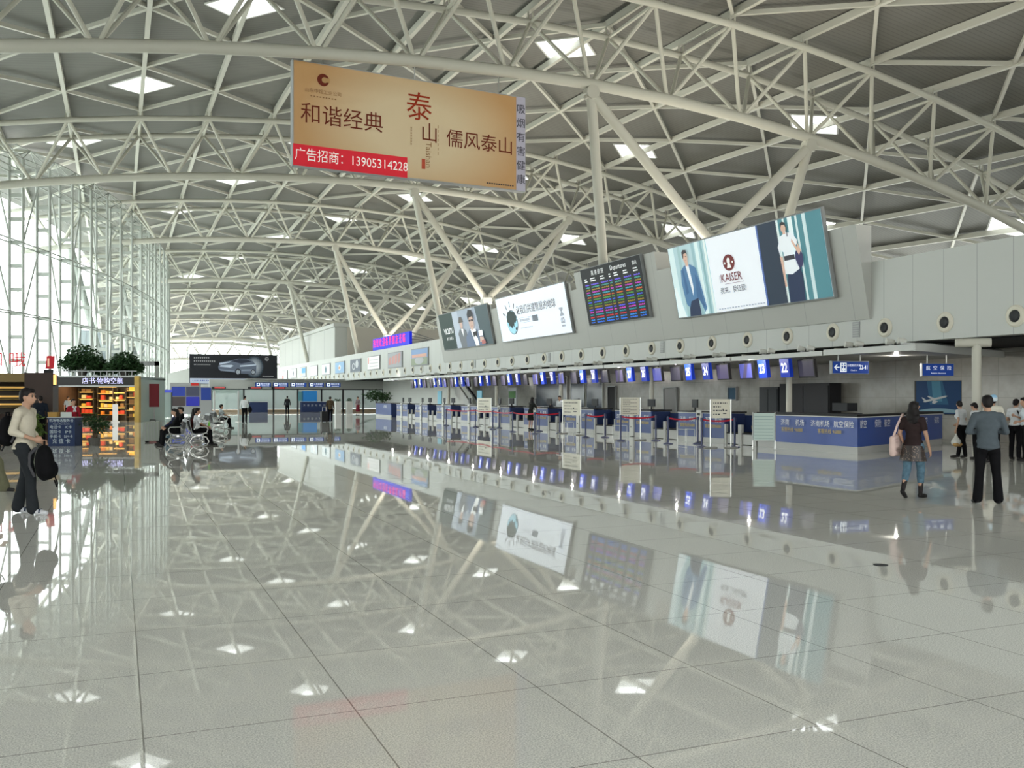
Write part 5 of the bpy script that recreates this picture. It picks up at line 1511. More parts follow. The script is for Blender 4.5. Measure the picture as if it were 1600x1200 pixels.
def bench(n, lab):
    t = thing('waiting_bench', lab, 'bench', (0, 0, 0), group='steel waiting benches')
    MB().box((.02, 0, .36), (.08, n * .56 + .1, .06)).build('beam', CHROME, t)
    s0 = None
    for k in range(n):
        y = (k - (n - 1) / 2) * .56
        s = seat_bm() if s0 is None else None
        if s0 is None:
            s0 = s.build('seat', PERF, t, smooth=True); sl = slots_bm().build('slot', BLACK, s0); s0.location = (0, y, 0)
        else:
            c2 = s0.copy(); COL.objects.link(c2); c2.parent = t; c2.location = (0, y, 0); KIDS[t.name].append(c2)
            c3 = sl.copy(); COL.objects.link(c3); c3.parent = c2; KIDS.setdefault(c2.name, []).append(c3)
    for y in (-n * .28 - .02, n * .28 + .02):
        MB().path([(-.02, y, .36), (-.22, y, .30), (-.30, y, .16), (-.22, y, .03), (0, y, .012), (.22, y, .03), (.30, y, .16), (.22, y, .30), (.06, y, .36)], .02, 7).build('leg_loop', CHROME, t, smooth=True)
        MB().path([(.02, y, .37), (-.22, y, .45), (-.27, y, .56), (-.22, y, .64), (.10, y, .65), (.17, y, .56)], .018, 7).build('armrest', CHROME, t, smooth=True)
    return t
bs = bench(4, 'nearest steel waiting bench, facing the window wall, dark dressed people on it')
bs.location = (1.75, 33.4, 0)
def bcopy(loc, rz, lab):
    q = dup(bs, loc, rz, lab)
bcopy((2.45, 33.55, 0), PI, 'nearest steel waiting bench, facing the check-in desks, man in white shirt on it')
bcopy((2.15, 38.2, 0), 0, 'steel waiting bench behind the nearest pair, facing the window wall')
bcopy((2.85, 38.35, 0), PI, 'steel waiting bench behind the nearest pair, facing the desks')
bcopy((3.4, 44.5, 0), 0, 'empty steel waiting bench in the third pair, facing the window wall')
bcopy((4.1, 44.65, 0), PI, 'empty steel waiting bench in the third pair, facing the desks')
bcopy((4.15, 50.5, 0), 0, 'steel waiting bench in the farthest pair, facing the window wall')
bcopy((4.85, 50.65, 0), PI, 'steel waiting bench in the farthest pair, facing the desks')
# suitcase by the bench
t = thing('grey_suitcase', 'pale grey upright suitcase standing left of the nearest bench', 'suitcase', (1.13, 36.0, 0), rz=-.4)
MB().box((0, 0, .40), (.56, .28, .68)).build('shell', mat('grey_green_shell', (.30, .33, .29), .4), t)
for x in (-.2, .2): MB().tube((x, -.12, .035), (x, .12, .035), .035, 8).build('wheel', BLACK, t)
MB().path([(-.1, 0, .74), (-.1, 0, .80), (.1, 0, .80), (.1, 0, .74)], .015, 6).build('handle', BLACK, t)
m = MB()
for k in range(5): m.span((-.22 + k * .11, -.15, .1), (-.20 + k * .11, -.139, .70))
m.build('rib', GREYP, t)
# floor drain cap seen on the granite
t = tag(MB().lathe((0, 0, 0), [(.07, 0.0), (.07, .004), (.05, .006), (.0, .006)], 16).build('floor_cap', DARK, org=None), 'small dark round cap set in the granite floor before the two standing people', 'floor cap')
t.location = (6.87, 7.09, 0)
# ================================================================== PEOPLE
TMP = bpy.data.scenes.new('sculpting')
def remesh(items, vox, smooth=5, fac=.5):
    """items: closed blobs (verts, faces); returns one continuous skin"""
    mb = MB()
    for vs, fs in items: mb.add(vs, fs)
    me = bpy.data.meshes.new('blob'); me.from_pydata(mb.v, [], mb.f)
    ob = bpy.data.objects.new('blob', me); TMP.collection.objects.link(ob)
    md = ob.modifiers.new('r', 'REMESH'); md.mode = 'VOXEL'; md.voxel_size = vox
    if smooth:
        sm = ob.modifiers.new('s', 'SMOOTH'); sm.factor = fac; sm.iterations = smooth
    vl = TMP.view_layers[0]; vl.update(); dg = vl.depsgraph
    r = bpy.data.meshes.new_from_object(ob.evaluated_get(dg), depsgraph=dg)
    bpy.data.objects.remove(ob); bpy.data.meshes.remove(me)
    r.polygons.foreach_set('use_smooth', [True] * len(r.polygons))
    return r
def cap(p, q, r0, r1=None, n=12):
    r1 = r0 if r1 is None else r1
    m = MB(); p, q = V(p), V(q)
    d = q - p
    if d.length < 1e-5: d = V((0, 0, 1e-3)); q = p + d
    d = d.normalized(); a = d.orthogonal().normalized(); b = d.cross(a)
    rings = []
    for k in range(4): t = -PI / 2 + PI / 2 * (k + .3) / 4; rings.append((p + d * (r0 * math.sin(t)), r0 * math.cos(t)))
    rings.append((p, r0)); rings.append((q, r1))
    for k in range(4): t = PI / 2 * (k + .7) / 4; rings.append((q + d * (r1 * math.sin(t)), r1 * math.cos(t)))
    P = []; F = []
    for c, r in rings:
        for j in range(n):
            t = 2 * PI * j / n; P.append(c + a * (r * math.cos(t)) + b * (r * math.sin(t)))
    for i in range(len(rings) - 1):
        for j in range(n):
            j2 = (j + 1) % n; F.append((i * n + j, i * n + j2, (i + 1) * n + j2, (i + 1) * n + j))
    F += [tuple(range(n - 1, -1, -1)), tuple((len(rings) - 1) * n + j for j in range(n))]
    return P, F
def ell(c, r, M=None):
    m = MB(); m.ball((0, 0, 0), r, n=14, k=9)
    P = [V(v) for v in m.v]
    if M is not None: P = [M @ v for v in P]
    return [v + V(c) for v in P], m.f
SKINT = mat('skin_tone', (0.42, 0.25, 0.17), 0.5)
HAIRB = mat('black_hair', (0.010, 0.008, 0.008), 0.6)
EYED = mat('dark_eye', (0.02, 0.015, 0.012), 0.3)
def cloth(n, c, noise=.08):
    return mat('cloth_' + n, c, .9, noise=noise, nscale=18, spec=.08)
def person(lab, loc, face, h=1.68, pelvis=None, neck=None, look=(0, 0), arms=None, legs=None, top=None, bottom=None, shoes=None, hair='short', sleeve=1.0, legcov=1.0,
           vox=.016, female=False, skirt=None, socks=None, untuck=.0, fingers=False, haircol=None, hem=.058, group=None, belly=0.0, facing_hand=None):
    """face: world direction the body faces; arms/legs: [(elbow, wrist), ...] and [(knee, ankle, toe), ...] right then left, in body space (x right, y ahead)"""
    k = h / 1.70
    fd = V((face[0], face[1], 0)).normalized()
    rz = math.atan2(fd.y, fd.x) - PI / 2
    t = thing('person', lab, 'person', (loc[0], loc[1], 0), rz=rz, group=group)
    S_ = lambda p: V(p) * k
    P = S_(pelvis or (0, 0, .93)); N = S_(neck or (0, .0, 1.43))
    up = (N - P).normalized(); rt = V((1, 0, 0)); fw = up.cross(rt).normalized()
    M = Matrix((rt, fw, up)).transposed()
    hgt = (N - P).length
    T = lambda x, y, z: P + M @ V((x * k, y * k, z * hgt))
    sw = .155 if female else .18
    hw = .088 if not female else .092
    shR, shL = T(sw, -.005, .90), T(-sw, -.005, .90)
    hipR, hipL = T(hw, 0, -.03), T(-hw, 0, -.03)
    E3 = lambda c, r: ell(c, tuple(q * k for q in r), M)
    def torso(g):
        return [E3(T(0, -.005, .0), (.158 + g, .112 + g, .12 + g)), E3(T(0, .005 + belly * .5, .28), ((.128 if female else .142) + g, .095 + g + belly, .15 + g)), E3(T(0, .005, .62), ((.142 if female else .162) + g, .108 + g, .17 + g)),
                cap(T(sw * .85, -.005, .88), T(-sw * .85, -.005, .88), (.058 + g) * k), cap(T(sw * .45, -.015, .93), T(-sw * .45, -.015, .93), (.052 + g) * k)] + \
               ([E3(T(.07, .085, .62), (.062 + g, .055 + g, .062 + g)), E3(T(-.07, .085, .62), (.062 + g, .055 + g, .062 + g))] if female else []) + \
               [E3(T(.072, -.045, -.10), (.080 + g, .075 + g, .095 + g)), E3(T(-.072, -.045, -.10), (.080 + g, .075 + g, .095 + g))]
    yaw, pit = look
    HM = Matrix.Rotation(yaw, 3, 'Z') @ Matrix.Rotation(pit, 3, 'X')
    HC = N + V((0, .0, 0)) + HM @ S_((0, .022, .155))
    H = lambda x, y, z: HC + HM @ S_((x, y, z))
    EH = lambda c, r: ell(c, tuple(q * k for q in r), HM)
    head = [EH(H(0, -.012, .025), (.076, .095, .092)), EH(H(0, .018, -.035), (.062, .072, .078)), EH(H(0, .045, -.075), (.036, .036, .032)),
            cap(N - V((0, 0, .04 * k)), H(0, -.015, -.05), .058 * k, .052 * k), cap(H(0, .085, .005), H(0, .108, -.028), .011 * k, .015 * k),
            EH(H(.076, -.005, -.015), (.012, .020, .033)), EH(H(-.076, -.005, -.015), (.012, .020, .033)), cap(H(-.016, .088, -.062), H(.016, .088, -.062), .011 * k),
            cap(H(-.05, .068, .03), H(.05, .068, .03), .016 * k)]
    eyes = [(H(s * .032, .080, .008), .012 * k) for s in (-1, 1)]
    brows = [(H(s * .034, .086, .03), .013 * k) for s in (-1, 1)]
    arms = arms or [((.24, -.03, 1.10), (.26, .05, .86)), ((-.24, -.03, 1.10), (-.26, .05, .86))]
    legs = legs or [((.10, .02, .49), (.105, -.02, .08), (.12, .14, .03)), ((-.10, .02, .49), (-.105, -.02, .08), (-.12, .14, .03))]
    arms = [[S_(a) for a in ar] for ar in arms]; legs = [[S_(a) for a in lg] for lg in legs]
    def armitems(g, frac, i, hand=False):
        e, w = arms[i]; s = (shR, shL)[i]
        o = []
        if frac <= .5:
            q = s.lerp(e, frac * 2); o.append(cap(s, q, (.050 + g) * k, (.044 + g) * k))
        else:
            o.append(cap(s, e, (.050 + g) * k, (.040 + g) * k)); q = e.lerp(w, (frac - .5) * 2); o.append(cap(e, q, (.040 + g) * k, (.040 - .012 * (frac - .5) * 2 + g) * k))
        return o
    def handitems(i):
        e, w = arms[i]; d = (w - e).normalized()
        o = []
        inn = V((-1 if i == 0 else 1, 0, 0)); inn = (inn - d * inn.dot(d))
        inn = inn.normalized() if inn.length > .1 else V((0, 0, -1))
        ac = d.cross(inn).normalized()
        if ac.z < 0 and abs(d.z) < .6: ac = -ac
        if ac.y < 0 and abs(d.z) >= .6: ac = -ac
        pc = w + d * .045 * k
        Mh = Matrix((ac, inn, d)).transposed()
        o.append(ell(pc, (.040 * k, .016 * k, .052 * k), Mh)); o.append(cap(w - d * .03 * k, w + d * .02 * k, .027 * k, .026 * k))
        curl = .55 if not facing_hand else facing_hand
        for j, (off, ln) in enumerate(((.027, .072), (.009, .080), (-.009, .075), (-.027, .060))):
            b0 = w + d * .085 * k + ac * off * k
            d1 = (d * math.cos(curl * .6) + inn * math.sin(curl * .6)); d2 = (d * math.cos(curl * 1.9) + inn * math.sin(curl * 1.9))
            b1 = b0 + d1 * ln * .5 * k; b2 = b1 + d2 * ln * .5 * k
            o.append(cap(b0 - d * .015 * k, b1, .0092 * k, .0085 * k, 8)); o.append(cap(b1, b2, .0085 * k, .0072 * k, 8))
        th0 = w + d * .025 * k + ac * .030 * k; th1 = th0 + (d * .75 + ac * .55 + inn * .3).normalized() * .040 * k; th2 = th1 + (d * .95 + inn * .45).normalized() * .03 * k
        o.append(cap(th0, th1, .0125 * k, .0105 * k, 8)); o.append(cap(th1, th2, .0105 * k, .0085 * k, 8))
        return o
    def legitems(g, frac, i, hemr=None):
        kn, an, to = legs[i]; hp = (hipR, hipL)[i]
        o = []
        if frac <= .5: o.append(cap(hp, hp.lerp(kn, frac * 2), (.085 + g) * k, (.085 - .03 * frac * 2 + g) * k))
        else:
            f = (frac - .5) * 2
            o.append(cap(hp, kn, (.085 + g) * k, (.055 + g) * k))
            e2 = kn.lerp(an, f)
            r2 = (hemr * k if hemr else (.055 - .019 * f + g) * k)
            mid = kn.lerp(an, f * .35) + V((0, -.012 * k, 0))
            o.append(cap(kn, mid, (.055 + g) * k, max(r2, (.055 + g) * k * .98) if not hemr else (.054 + g) * k)); o.append(cap(mid, e2, (.054 + g) * k, r2))
        return o
    # body: one continuous skin
    body = torso(-.012) + head
    for i in (0, 1):
        body += armitems(-.004, 1.0, i) + (handitems(i) if fingers else [ell(arms[i][1] + (arms[i][1] - arms[i][0]).normalized() * .07 * k, (.035 * k, .03 * k, .05 * k))] + handitems(i)[2:])
        body += legitems(-.006, 1.0, i)
        kn, an, to = legs[i]
        body += [cap(an + V((0, -.02 * k, -.03 * k)), to, .034 * k, .026 * k)]
    me = remesh(body, vox * .75 if fingers else vox, 4)
    mats_ = [SKINT, EYED]
    me.materials.clear()
    for m_ in mats_: me.materials.append(m_)
    if fingers:
        for p in me.polygons:
            c_ = p.center
            for q, r in eyes:
                if (c_ - q).length < r: p.material_index = 1
            for q, r in brows:
                if abs((c_ - q).z) < r * .45 and (c_ - q).length < r * 1.5: p.material_index = 1
    bo = bpy.data.objects.new('body', me); COL.objects.link(bo); bo.parent = t; KIDS.setdefault(t.name, []).append(bo)
    def part(name, items, m, sm=4, vx=None, label=None):
        q = remesh(items, vx or vox, sm); q.materials.clear(); q.materials.append(m)
        ob = bpy.data.objects.new(name, q); COL.objects.link(ob); ob.parent = t; KIDS[t.name].append(ob)
        if label: ob['label'] = label
        return ob
    if top is not None:
        it = torso(.014)[1:-2] + [E3(T(0, -.005, .10), (.170, .125, .085))]
        for i in (0, 1): it += armitems(.012, sleeve, i)
        if untuck > 0: it += [E3(T(0, -.012, .0), (.176, .138, .06 + untuck)), E3(T(0, -.022, -.075), (.180, .148, .055))]
        if untuck < 0: it = it[1:] if False else it
        part('top', it, top)
    if bottom is not None:
        it = [E3(T(0, -.005, .03), (.163, .118, .11)), E3(T(.072, -.045, -.10), (.092, .085, .10)), E3(T(-.072, -.045, -.10), (.092, .085, .10))]
        for i in (0, 1): it += legitems(.014, legcov, i, hem if legcov >= .99 else None)
        part('trousers', it, bottom)
    if socks is not None:
        for i in (0, 1):
            kn, an, to = legs[i]
            part('sock', [cap(kn.lerp(an, .30), an, .052 * k, .040 * k)], socks, 3)
    if skirt is not None:
        m_, z0, r0, r1 = skirt
        mb = MB(); a0 = T(0, -.01, .06); 
        prof = []
        rings = 5; n = 28; PP = []; FF = []
        for q in range(rings + 1):
            f = q / rings; zc = a0.lerp(S_((0, P.y / k - .0, z0)), f)
            for j in range(n):
                th = 2 * PI * j / n; rr = (r0 + (r1 - r0) * f) * k * (1 + .05 * f * math.sin(th * 7))
                PP.append(zc + V((rr * math.cos(th), rr * .78 * math.sin(th), 0)))
        for q in range(rings):
            for j in range(n): FF.append((q * n + j, q * n + (j + 1) % n, (q + 1) * n + (j + 1) % n, (q + 1) * n + j))
        FF.append(tuple(range(n - 1, -1, -1)))
        mb.add(PP, FF); mb.build('skirt', m_, t, smooth=True)
    sm_ = shoes or mat('black_shoe', (.015, .014, .014), .4)
    for i in (0, 1):
        kn, an, to = legs[i]
        hl = an + V((0, -.028 * k, -.035 * k)); d = (to - hl)
        hl.z = max(hl.z, .028 * k)
        part('shoe', [cap(hl, hl + d * .55, .040 * k, .042 * k), cap(hl + d * .5, to + d.normalized() * .02 * k, .043 * k, .034 * k), cap(hl + V((0, 0, .0)), an + V((0, -.005, -.005)), .040 * k, .038 * k)], sm_, 3)
    hm = haircol or HAIRB
    it = [EH(H(0, -.022, .037), (.086, .096, .092)), EH(H(0, -.05, -.01), (.078, .066, .075))]
    if hair == 'short': it += [EH(H(0, .045, .085), (.062, .045, .035))]
    if hair == 'bun': it += [EH(H(0, -.12, .03), (.04, .04, .04)), EH(H(0, .035, .08), (.06, .05, .035))]
    if hair == 'long':
        it += [EH(H(0, .03, .08), (.066, .055, .04)), EH(H(0, -.055, -.07), (.104, .07, .10)), EH(H(0, -.065, -.17), (.118, .064, .09)), EH(H(.10, -.06, -.22), (.03, .035, .04)), EH(H(-.10, -.065, -.24), (.032, .035, .045)), EH(H(0, -.085, -.27), (.045, .04, .05)), EH(H(.075, -.02, -.09), (.035, .045, .1)), EH(H(-.075, -.02, -.09), (.035, .045, .1)), EH(H(.05, -.075, -.24), (.06, .045, .06)), EH(H(-.055, -.07, -.23), (.06, .045, .07)), EH(H(.105, -.04, -.16), (.035, .04, .05)), EH(H(-.11, -.035, -.14), (.035, .04, .05))]
    if hair == 'pony': it += [EH(H(0, .035, .08), (.062, .05, .035)), cap(H(0, -.11, .03), H(0, -.14, -.25), .035 * k, .018 * k)]
    part('hair', it, hm, 2, vx=.012 if fingers else vox)
    return t, dict(T=T, H=H, arms=arms, shR=shR, shL=shL, rz=rz, k=k, M=M)
def at(t, p):
    """a point of the person's space in the world"""
    return V(t.location) + Matrix.Rotation(t.rotation_euler[2], 3, 'Z') @ V(p)

BK = cloth('black', (.007, .007, .008)); WT = cloth('white', (.62, .64, .66), .03); JEAN = cloth('jean', (.085, .15, .20), .25)
# --- man with two backpacks
t, q = person('man in profile in a cream long sleeved shirt holding out a black backpack', (-1.2, 14.8), (.93, -.37), h=1.76, neck=(0, .0, 1.43), look=(-.05, -.06), fingers=True, vox=.014,
    arms=[((.26, -.05, 1.12), (.17, .19, 1.02)), ((-.24, -.06, 1.12), (-.2, .12, .98))],
    legs=[((.10, .12, .49), (.11, .15, .085), (.12, .31, .03)), ((-.10, -.06, .49), (-.11, -.16, .085), (-.12, .0, .03))],
    top=cloth('cream', (.50, .46, .37), .06), bottom=cloth('charcoal', (.022, .025, .028)), shoes=mat('white_sandal', (.55, .56, .58), .5), sleeve=.72, hem=.082, untuck=.06, facing_hand=.9)
for x, y in ((.115, .26), (.118, .19), (-.115, -.05), (-.118, -.12)):
    MB().path([(x - .045, y, .03), (x - .03, y, .075), (x + .03, y, .075), (x + .045, y, .03)], .012, 6).build('sandal_strap', mat('navy_strap', (.02, .03, .06), .6), t)
def backpack(lab, loc, rz, s=1.0, straps=True):
    b = thing('backpack', lab, 'backpack', loc, rz=rz)
    me = remesh([ell((0, 0, .22), (.20, .12, .24)), ell((0, .02, .12), (.215, .13, .13)), ell((0, .08, .13), (.14, .09, .12))], .014, 4); me.materials.append(BK)
    o = bpy.data.objects.new('bag_body', me); COL.objects.link(o); o.parent = b
    MB().path([(-.05, 0, .44), (-.045, 0, .50), (.045, 0, .50), (.05, 0, .44)], .012, 6).build('top_handle', BK, b, smooth=True)
    for x in (-.09, .09):
        MB().path([(x * .6, -.09, .42), (x, -.17, .34), (x * 1.2, -.18, .2), (x * 1.5, -.12, .05)], .018, 6).build('shoulder_strap', mat('grey_strap', (.05, .05, .055), .7), b, smooth=True)
    MB().path([(.05, .12, .04), (.06, .15, -.05), (.10, .14, -.09), (.13, .11, .0)], .010, 5).build('loose_strap', BK, b, smooth=True)
    MB().path([(-.12, .165, .2), (0, .19, .215), (.12, .165, .2)], .006, 5).build('zip', GREYP, b)
    b.scale = (s, s, s)
    return b
hand = at(t, q['arms'][0][1] + (q['arms'][0][1] - q['arms'][0][0]).normalized() * .09)
backpack('black backpack hanging from the outstretched hand of the man in cream', (hand.x + .05, hand.y - .02, hand.z - .53), q['rz'] + .5, 1.06)
bp = at(t, (0, -.25, 1.0))
backpack('black backpack worn on the back of the man in cream', (bp.x, bp.y, .96), q['rz'] + PI, .92)
# --- person cut by the left edge
t, q = person('person in olive trousers at the left edge holding a slip of paper', (-2.12, 18.7), (.9, -.35), h=1.62, fingers=False, vox=.014, legs=[((.10, .28, .52), (.11, .36, .085), (.12, .52, .03)), ((-.10, -.04, .49), (-.11, -.2, .10), (-.12, -.05, .04))],
    arms=[((.22, .06, 1.10), (.12, .30, .98)), ((-.22, .0, 1.10), (-.2, .12, .92))], top=cloth('olive', (.10, .10, .065)), bottom=cloth('olive_trousers', (.12, .12, .075)), sleeve=.5, hem=.11, hair='short')
hp = at(t, q['arms'][0][1] + V((0, .09, .0)))
p = thing('paper_slip', 'white slip of paper in the hand at the left edge', 'paper', hp, rz=.3)
MB().box((0, 0, .02), (.16, .06, .01)).build('sheet', WHITE, p); MB().box((.02, 0, .03), (.12, .05, .004)).build('ticket', WHITE, p)
# --- woman with pink bag
BRN = cloth('brown', (.030, .020, .020))
t, q = person('woman with long dark hair in a brown top, patterned skirt and cropped jeans walking away', (11.88, 11.55), (.93, .36), h=1.56, female=True, fingers=True, vox=.013, hair='long', look=(-.25, -.02),
    arms=[((.235, -.03, 1.12), (.26, .06, .86)), ((-.235, -.02, 1.14), (-.19, .02, .98))], legs=[((.09, .10, .49), (.09, .08, .085), (.10, .25, .03)), ((-.09, -.05, .50), (-.10, -.20, .16), (-.10, -.10, .03))],
    top=BRN, bottom=JEAN, sleeve=.30, legcov=.74, socks=cloth('dark_sock', (.03, .026, .026)), untuck=.05, shoes=mat('black_flat', (.012, .011, .011), .5))
SKM = bpy.data.materials.new('floral_skirt'); SKM.use_nodes = True
_nt = SKM.node_tree; _vo = _nt.nodes.new('ShaderNodeTexVoronoi'); _vo.inputs['Scale'].default_value = 38; _rp = _nt.nodes.new('ShaderNodeValToRGB'); _tc = _nt.nodes.new('ShaderNodeTexCoord')
_rp.color_ramp.elements[0].color = (.24, .17, .12, 1); _rp.color_ramp.elements[1].color = (.025, .018, .016, 1); _rp.color_ramp.elements[0].position = .18; _rp.color_ramp.elements[1].position = .36
_nt.links.new(_tc.outputs['Object'], _vo.inputs['Vector']); _nt.links.new(_vo.outputs['Distance'], _rp.inputs[0]); _nt.links.new(_rp.outputs[0], _nt.nodes['Principled BSDF'].inputs['Base Color'])
kk = q['k']
mb = MB(); n = 32; PP = []; FF = []
for r in range(6):
    f = r / 5
    for j in range(n):
        th = 2 * PI * j / n; rr = (.178 + .045 * f) * kk * (1 + .05 * f * math.sin(th * 8)); PP.append((rr * math.cos(th), rr * .82 * math.sin(th) - .02, (.93 - .27 * f) * kk))
for r in range(5):
    for j in range(n): FF.append((r * n + j, (r + 1) * n + j, (r + 1) * n + (j + 1) % n, r * n + (j + 1) % n))
mb.add(PP, FF).build('skirt', SKM, t, smooth=True)
PINK = mat('pale_pink_bag', (.56, .42, .38), .6, noise=.04, nscale=10)
bl = at(t, (-.27, -.06, .66))
b = thing('shoulder_bag', 'pale pink shoulder bag on the left side of the woman with long hair', 'bag', bl, rz=q['rz'] + .15)
me = remesh([cap((0, -.15, .06), (0, .15, .06), .055, .055), cap((0, -.16, .30), (0, .10, .33), .045, .045), cap((0, -.10, .18), (0, .12, .2), .07, .07), cap((0, -.17, .08), (0, -.16, .3), .05), cap((0, .15, .08), (0, .10, .32), .05)], .014, 4); me.materials.append(PINK)
o = bpy.data.objects.new('bag_body', me); COL.objects.link(o); o.parent = b
for y in (-.03, .03):
    MB().path([(0, -.10 + y, .34), (.04, -.03 + y, .52), (.09, .03 + y, .66), (.10, .06 + y, .70), (.08, .10 + y, .62), (.02, .09 + y, .34)], .012, 6).build('strap', PINK, b, smooth=True)
# --- man in grey
t, q = person('man in dark grey sweater and black trousers seen from behind, arms folded', (12.3, 10.5), (.62, .78), h=1.66, fingers=True, vox=.014, look=(.1, -.05), neck=(0, -.01, 1.43),
    arms=[((.27, .02, 1.13), (.05, .21, 1.16)), ((-.27, .02, 1.13), (-.02, .23, 1.12))], legs=[((.13, .02, .49), (.15, -.02, .085), (.19, .13, .03)), ((-.11, .03, .49), (-.14, .02, .085), (-.17, .17, .03))],
    top=cloth('grey_sweater', (.075, .092, .105), .06), bottom=BK, sleeve=.96, hem=.078, untuck=.05, belly=.02)
# --- waiting group
t, q = person('young woman in white shirt with hair in a bun, holding a plastic bag', (20.9, 18.65), (-.1, 1), h=1.54, female=True, hair='bun', look=(-.5, -.35), top=WT, bottom=BK, sleeve=.3, vox=.015, neck=(0, .05, 1.42),
    arms=[((.22, .05, 1.12), (.10, .20, 1.0)), ((-.23, -.06, 1.12), (-.26, -.0, .84))], legs=[((.09, .03, .49), (.09, -.05, .085), (.12, .10, .03)), ((-.09, .0, .49), (-.09, .06, .085), (-.16, .22, .03))])
hp = at(t, q['arms'][1][1] + V((0, .0, -.1)))
b = thing('plastic_bag', 'thin white plastic bag of bread in the hand of the woman with a bun', 'bag', (hp.x, hp.y, hp.z - .36))
me = remesh([ell((0, 0, .12), (.15, .11, .12)), cap((0, 0, .2), (0, 0, .34), .07, .02)], .016, 3); me.materials.append(mat('thin_plastic', (.55, .56, .52), .3)); o = bpy.data.objects.new('bag_body', me); COL.objects.link(o); o.parent = b
me = remesh([ell((-.06, -.04, .06), (.09, .08, .06)), ell((.07, -.03, .06), (.08, .09, .06))], .016, 2); me.materials.append(mat('bread_brown', (.36, .22, .08), .6)); o = bpy.data.objects.new('bread', me); COL.objects.link(o); o.parent = b
person('young woman in white shirt, back turned, just left of the grey sweater man', (20.75, 18.0), (.15, 1), h=1.5, female=True, hair='short', look=(.3, -.4), top=WT, bottom=BK, sleeve=.3, vox=.015, neck=(0, .06, 1.42))
t, q = person('person in a pale blue and white cap and cream shirt behind the grey sweater man', (20.1, 17.0), (.5, .85), h=1.66, hair='short', top=cloth('cream_white', (.60, .58, .50), .03), bottom=BK, sleeve=.3, vox=.015, arms=[((.27, .02, 1.13), (.1, .2, 1.16)), ((-.25, 0, 1.12), (-.2, .15, .95))])
H = q['H']; cpm = MB()
CAPM = mat('pale_blue_cap', (.30, .52, .72), .6)
hc = at(t, H(0, 0, .0))
cp = thing('baseball_cap', 'pale blue and white cap on the head of the person in a cream shirt', 'cap', hc, rz=q['rz'])
me = remesh([ell((0, -.015, .055), (.108, .122, .085)), ell((0, -.02, .01), (.107, .12, .06))], .012, 2); me.materials.append(mat('white_cap', (.60, .68, .74), .6)); o = bpy.data.objects.new('crown', me); COL.objects.link(o); o.parent = cp
MB().prism([(-.08, .08, .02), (.08, .08, .02), (.07, .2, .0), (0, .23, 0), (-.07, .2, 0)], (0, 0, .012)).build('peak', CAPM, cp); MB().ball((0, -.06, .085), (.09, .082, .06)).build('blue_patch', CAPM, cp)
t, q = person('young woman in white blouse with dark shoulder strap and tied hair, beyond the cap wearer', (21.55, 17.55), (.9, .2), h=1.58, female=True, hair='bun', look=(0, -.25), top=WT, bottom=BK, sleeve=.3, vox=.015, arms=[((.22, .0, 1.12), (.12, .24, 1.12)), ((-.22, 0, 1.12), (-.12, .22, 1.1))])
MB().path([q['T'](.12, -.13, .9), q['T'](.18, -.08, .55), q['T'](.20, .0, .2), q['T'](.2, .03, .0)], .018, 6).build('strap', BK, t)
person('woman with long dark hair and pale blouse at the right edge', (21.25, 17.0), (-.7, .5), h=1.62, female=True, hair='long', look=(.2, -.15), top=cloth('ice_blouse', (.58, .64, .68), .03), bottom=BK, sleeve=.5, vox=.015, arms=[((.22, .02, 1.12), (.1, .24, 1.2)), ((-.22, 0, 1.12), (-.15, .22, 1.05))])
# --- far standing people
FV = .022
t, q = person('man in white shirt and dark trousers with a black shoulder bag, far away', (7.14, 59.6), (.35, .9), h=1.66, look=(-.6, 0), top=WT, bottom=BK, sleeve=.9, vox=FV, arms=[((.25, .08, 1.16), (.16, .2, 1.35)), ((-.24, -.03, 1.12), (-.27, .03, .86))])
p = at(t, (.33, -.02, .62)); b = thing('shoulder_bag', 'black shoulder bag of the far man in a white shirt', 'bag', p, rz=q['rz'])
MB().ball((0, 0, .2), (.13, .2, .2)).build('bag_body', BK, b); MB().path([(0, -.12, .34), (-.1, -.02, .74), (0, .12, .34)], .015, 5).build('strap', BK, b)
person('person in a dark suit standing before the security glass', (13.85, 84.9), (.0, 1), h=1.66, top=cloth('dark_suit', (.02, .022, .026)), bottom=BK, sleeve=.95, vox=FV, untuck=.12)
t, q = person('person in a brown patterned jacket pulling a black suitcase', (12.6, 60.5), (.3, .9), h=1.62, look=(-.3, 0), top=cloth('brown_jacket', (.075, .055, .032), .4), bottom=BK, sleeve=.95, vox=FV, untuck=.1)
b = thing('black_suitcase', 'black upright suitcase beside the person in a brown jacket', 'suitcase', (12.15, 60.2, 0), rz=.2)
MB().box((0, 0, .36), (.44, .28, .62)).build('shell', BLACK, b); MB().path([(-.12, 0, .67), (-.12, 0, .95), (.12, 0, .95), (.12, 0, .67)], .015, 5).build('handle', CHROME, b)
for x in (-.17, .17): MB().tube((x, -.1, .03), (x, .1, .03), .03, 8).build('wheel', BLACK, b)
person('attendant in white blouse, dark waistcoat and long red skirt by the slim towers', (19.3, 81.05), (-.6, -.5), h=1.6, female=True, hair='bun', top=cloth('mauve_top', (.20, .15, .16)), bottom=None, sleeve=.6, vox=FV, skirt=(cloth('red_skirt', (.12, .015, .025)), .32, .165, .21))
t, q = person('woman in a black patterned dress leaning on the check-in desk', (18.6, 42.1), (1, .2), h=1.6, female=True, hair='long', neck=(0, .08, 1.42), look=(0, -.1), top=cloth('black_dress', (.018, .02, .018), .4), bottom=None, sleeve=.5, vox=.018, arms=[((.22, .18, 1.18), (.15, .42, 1.16)), ((-.22, .18, 1.18), (-.15, .42, 1.16))], skirt=(cloth('black_dress', (.018, .02, .018), .4), .50, .165, .20))
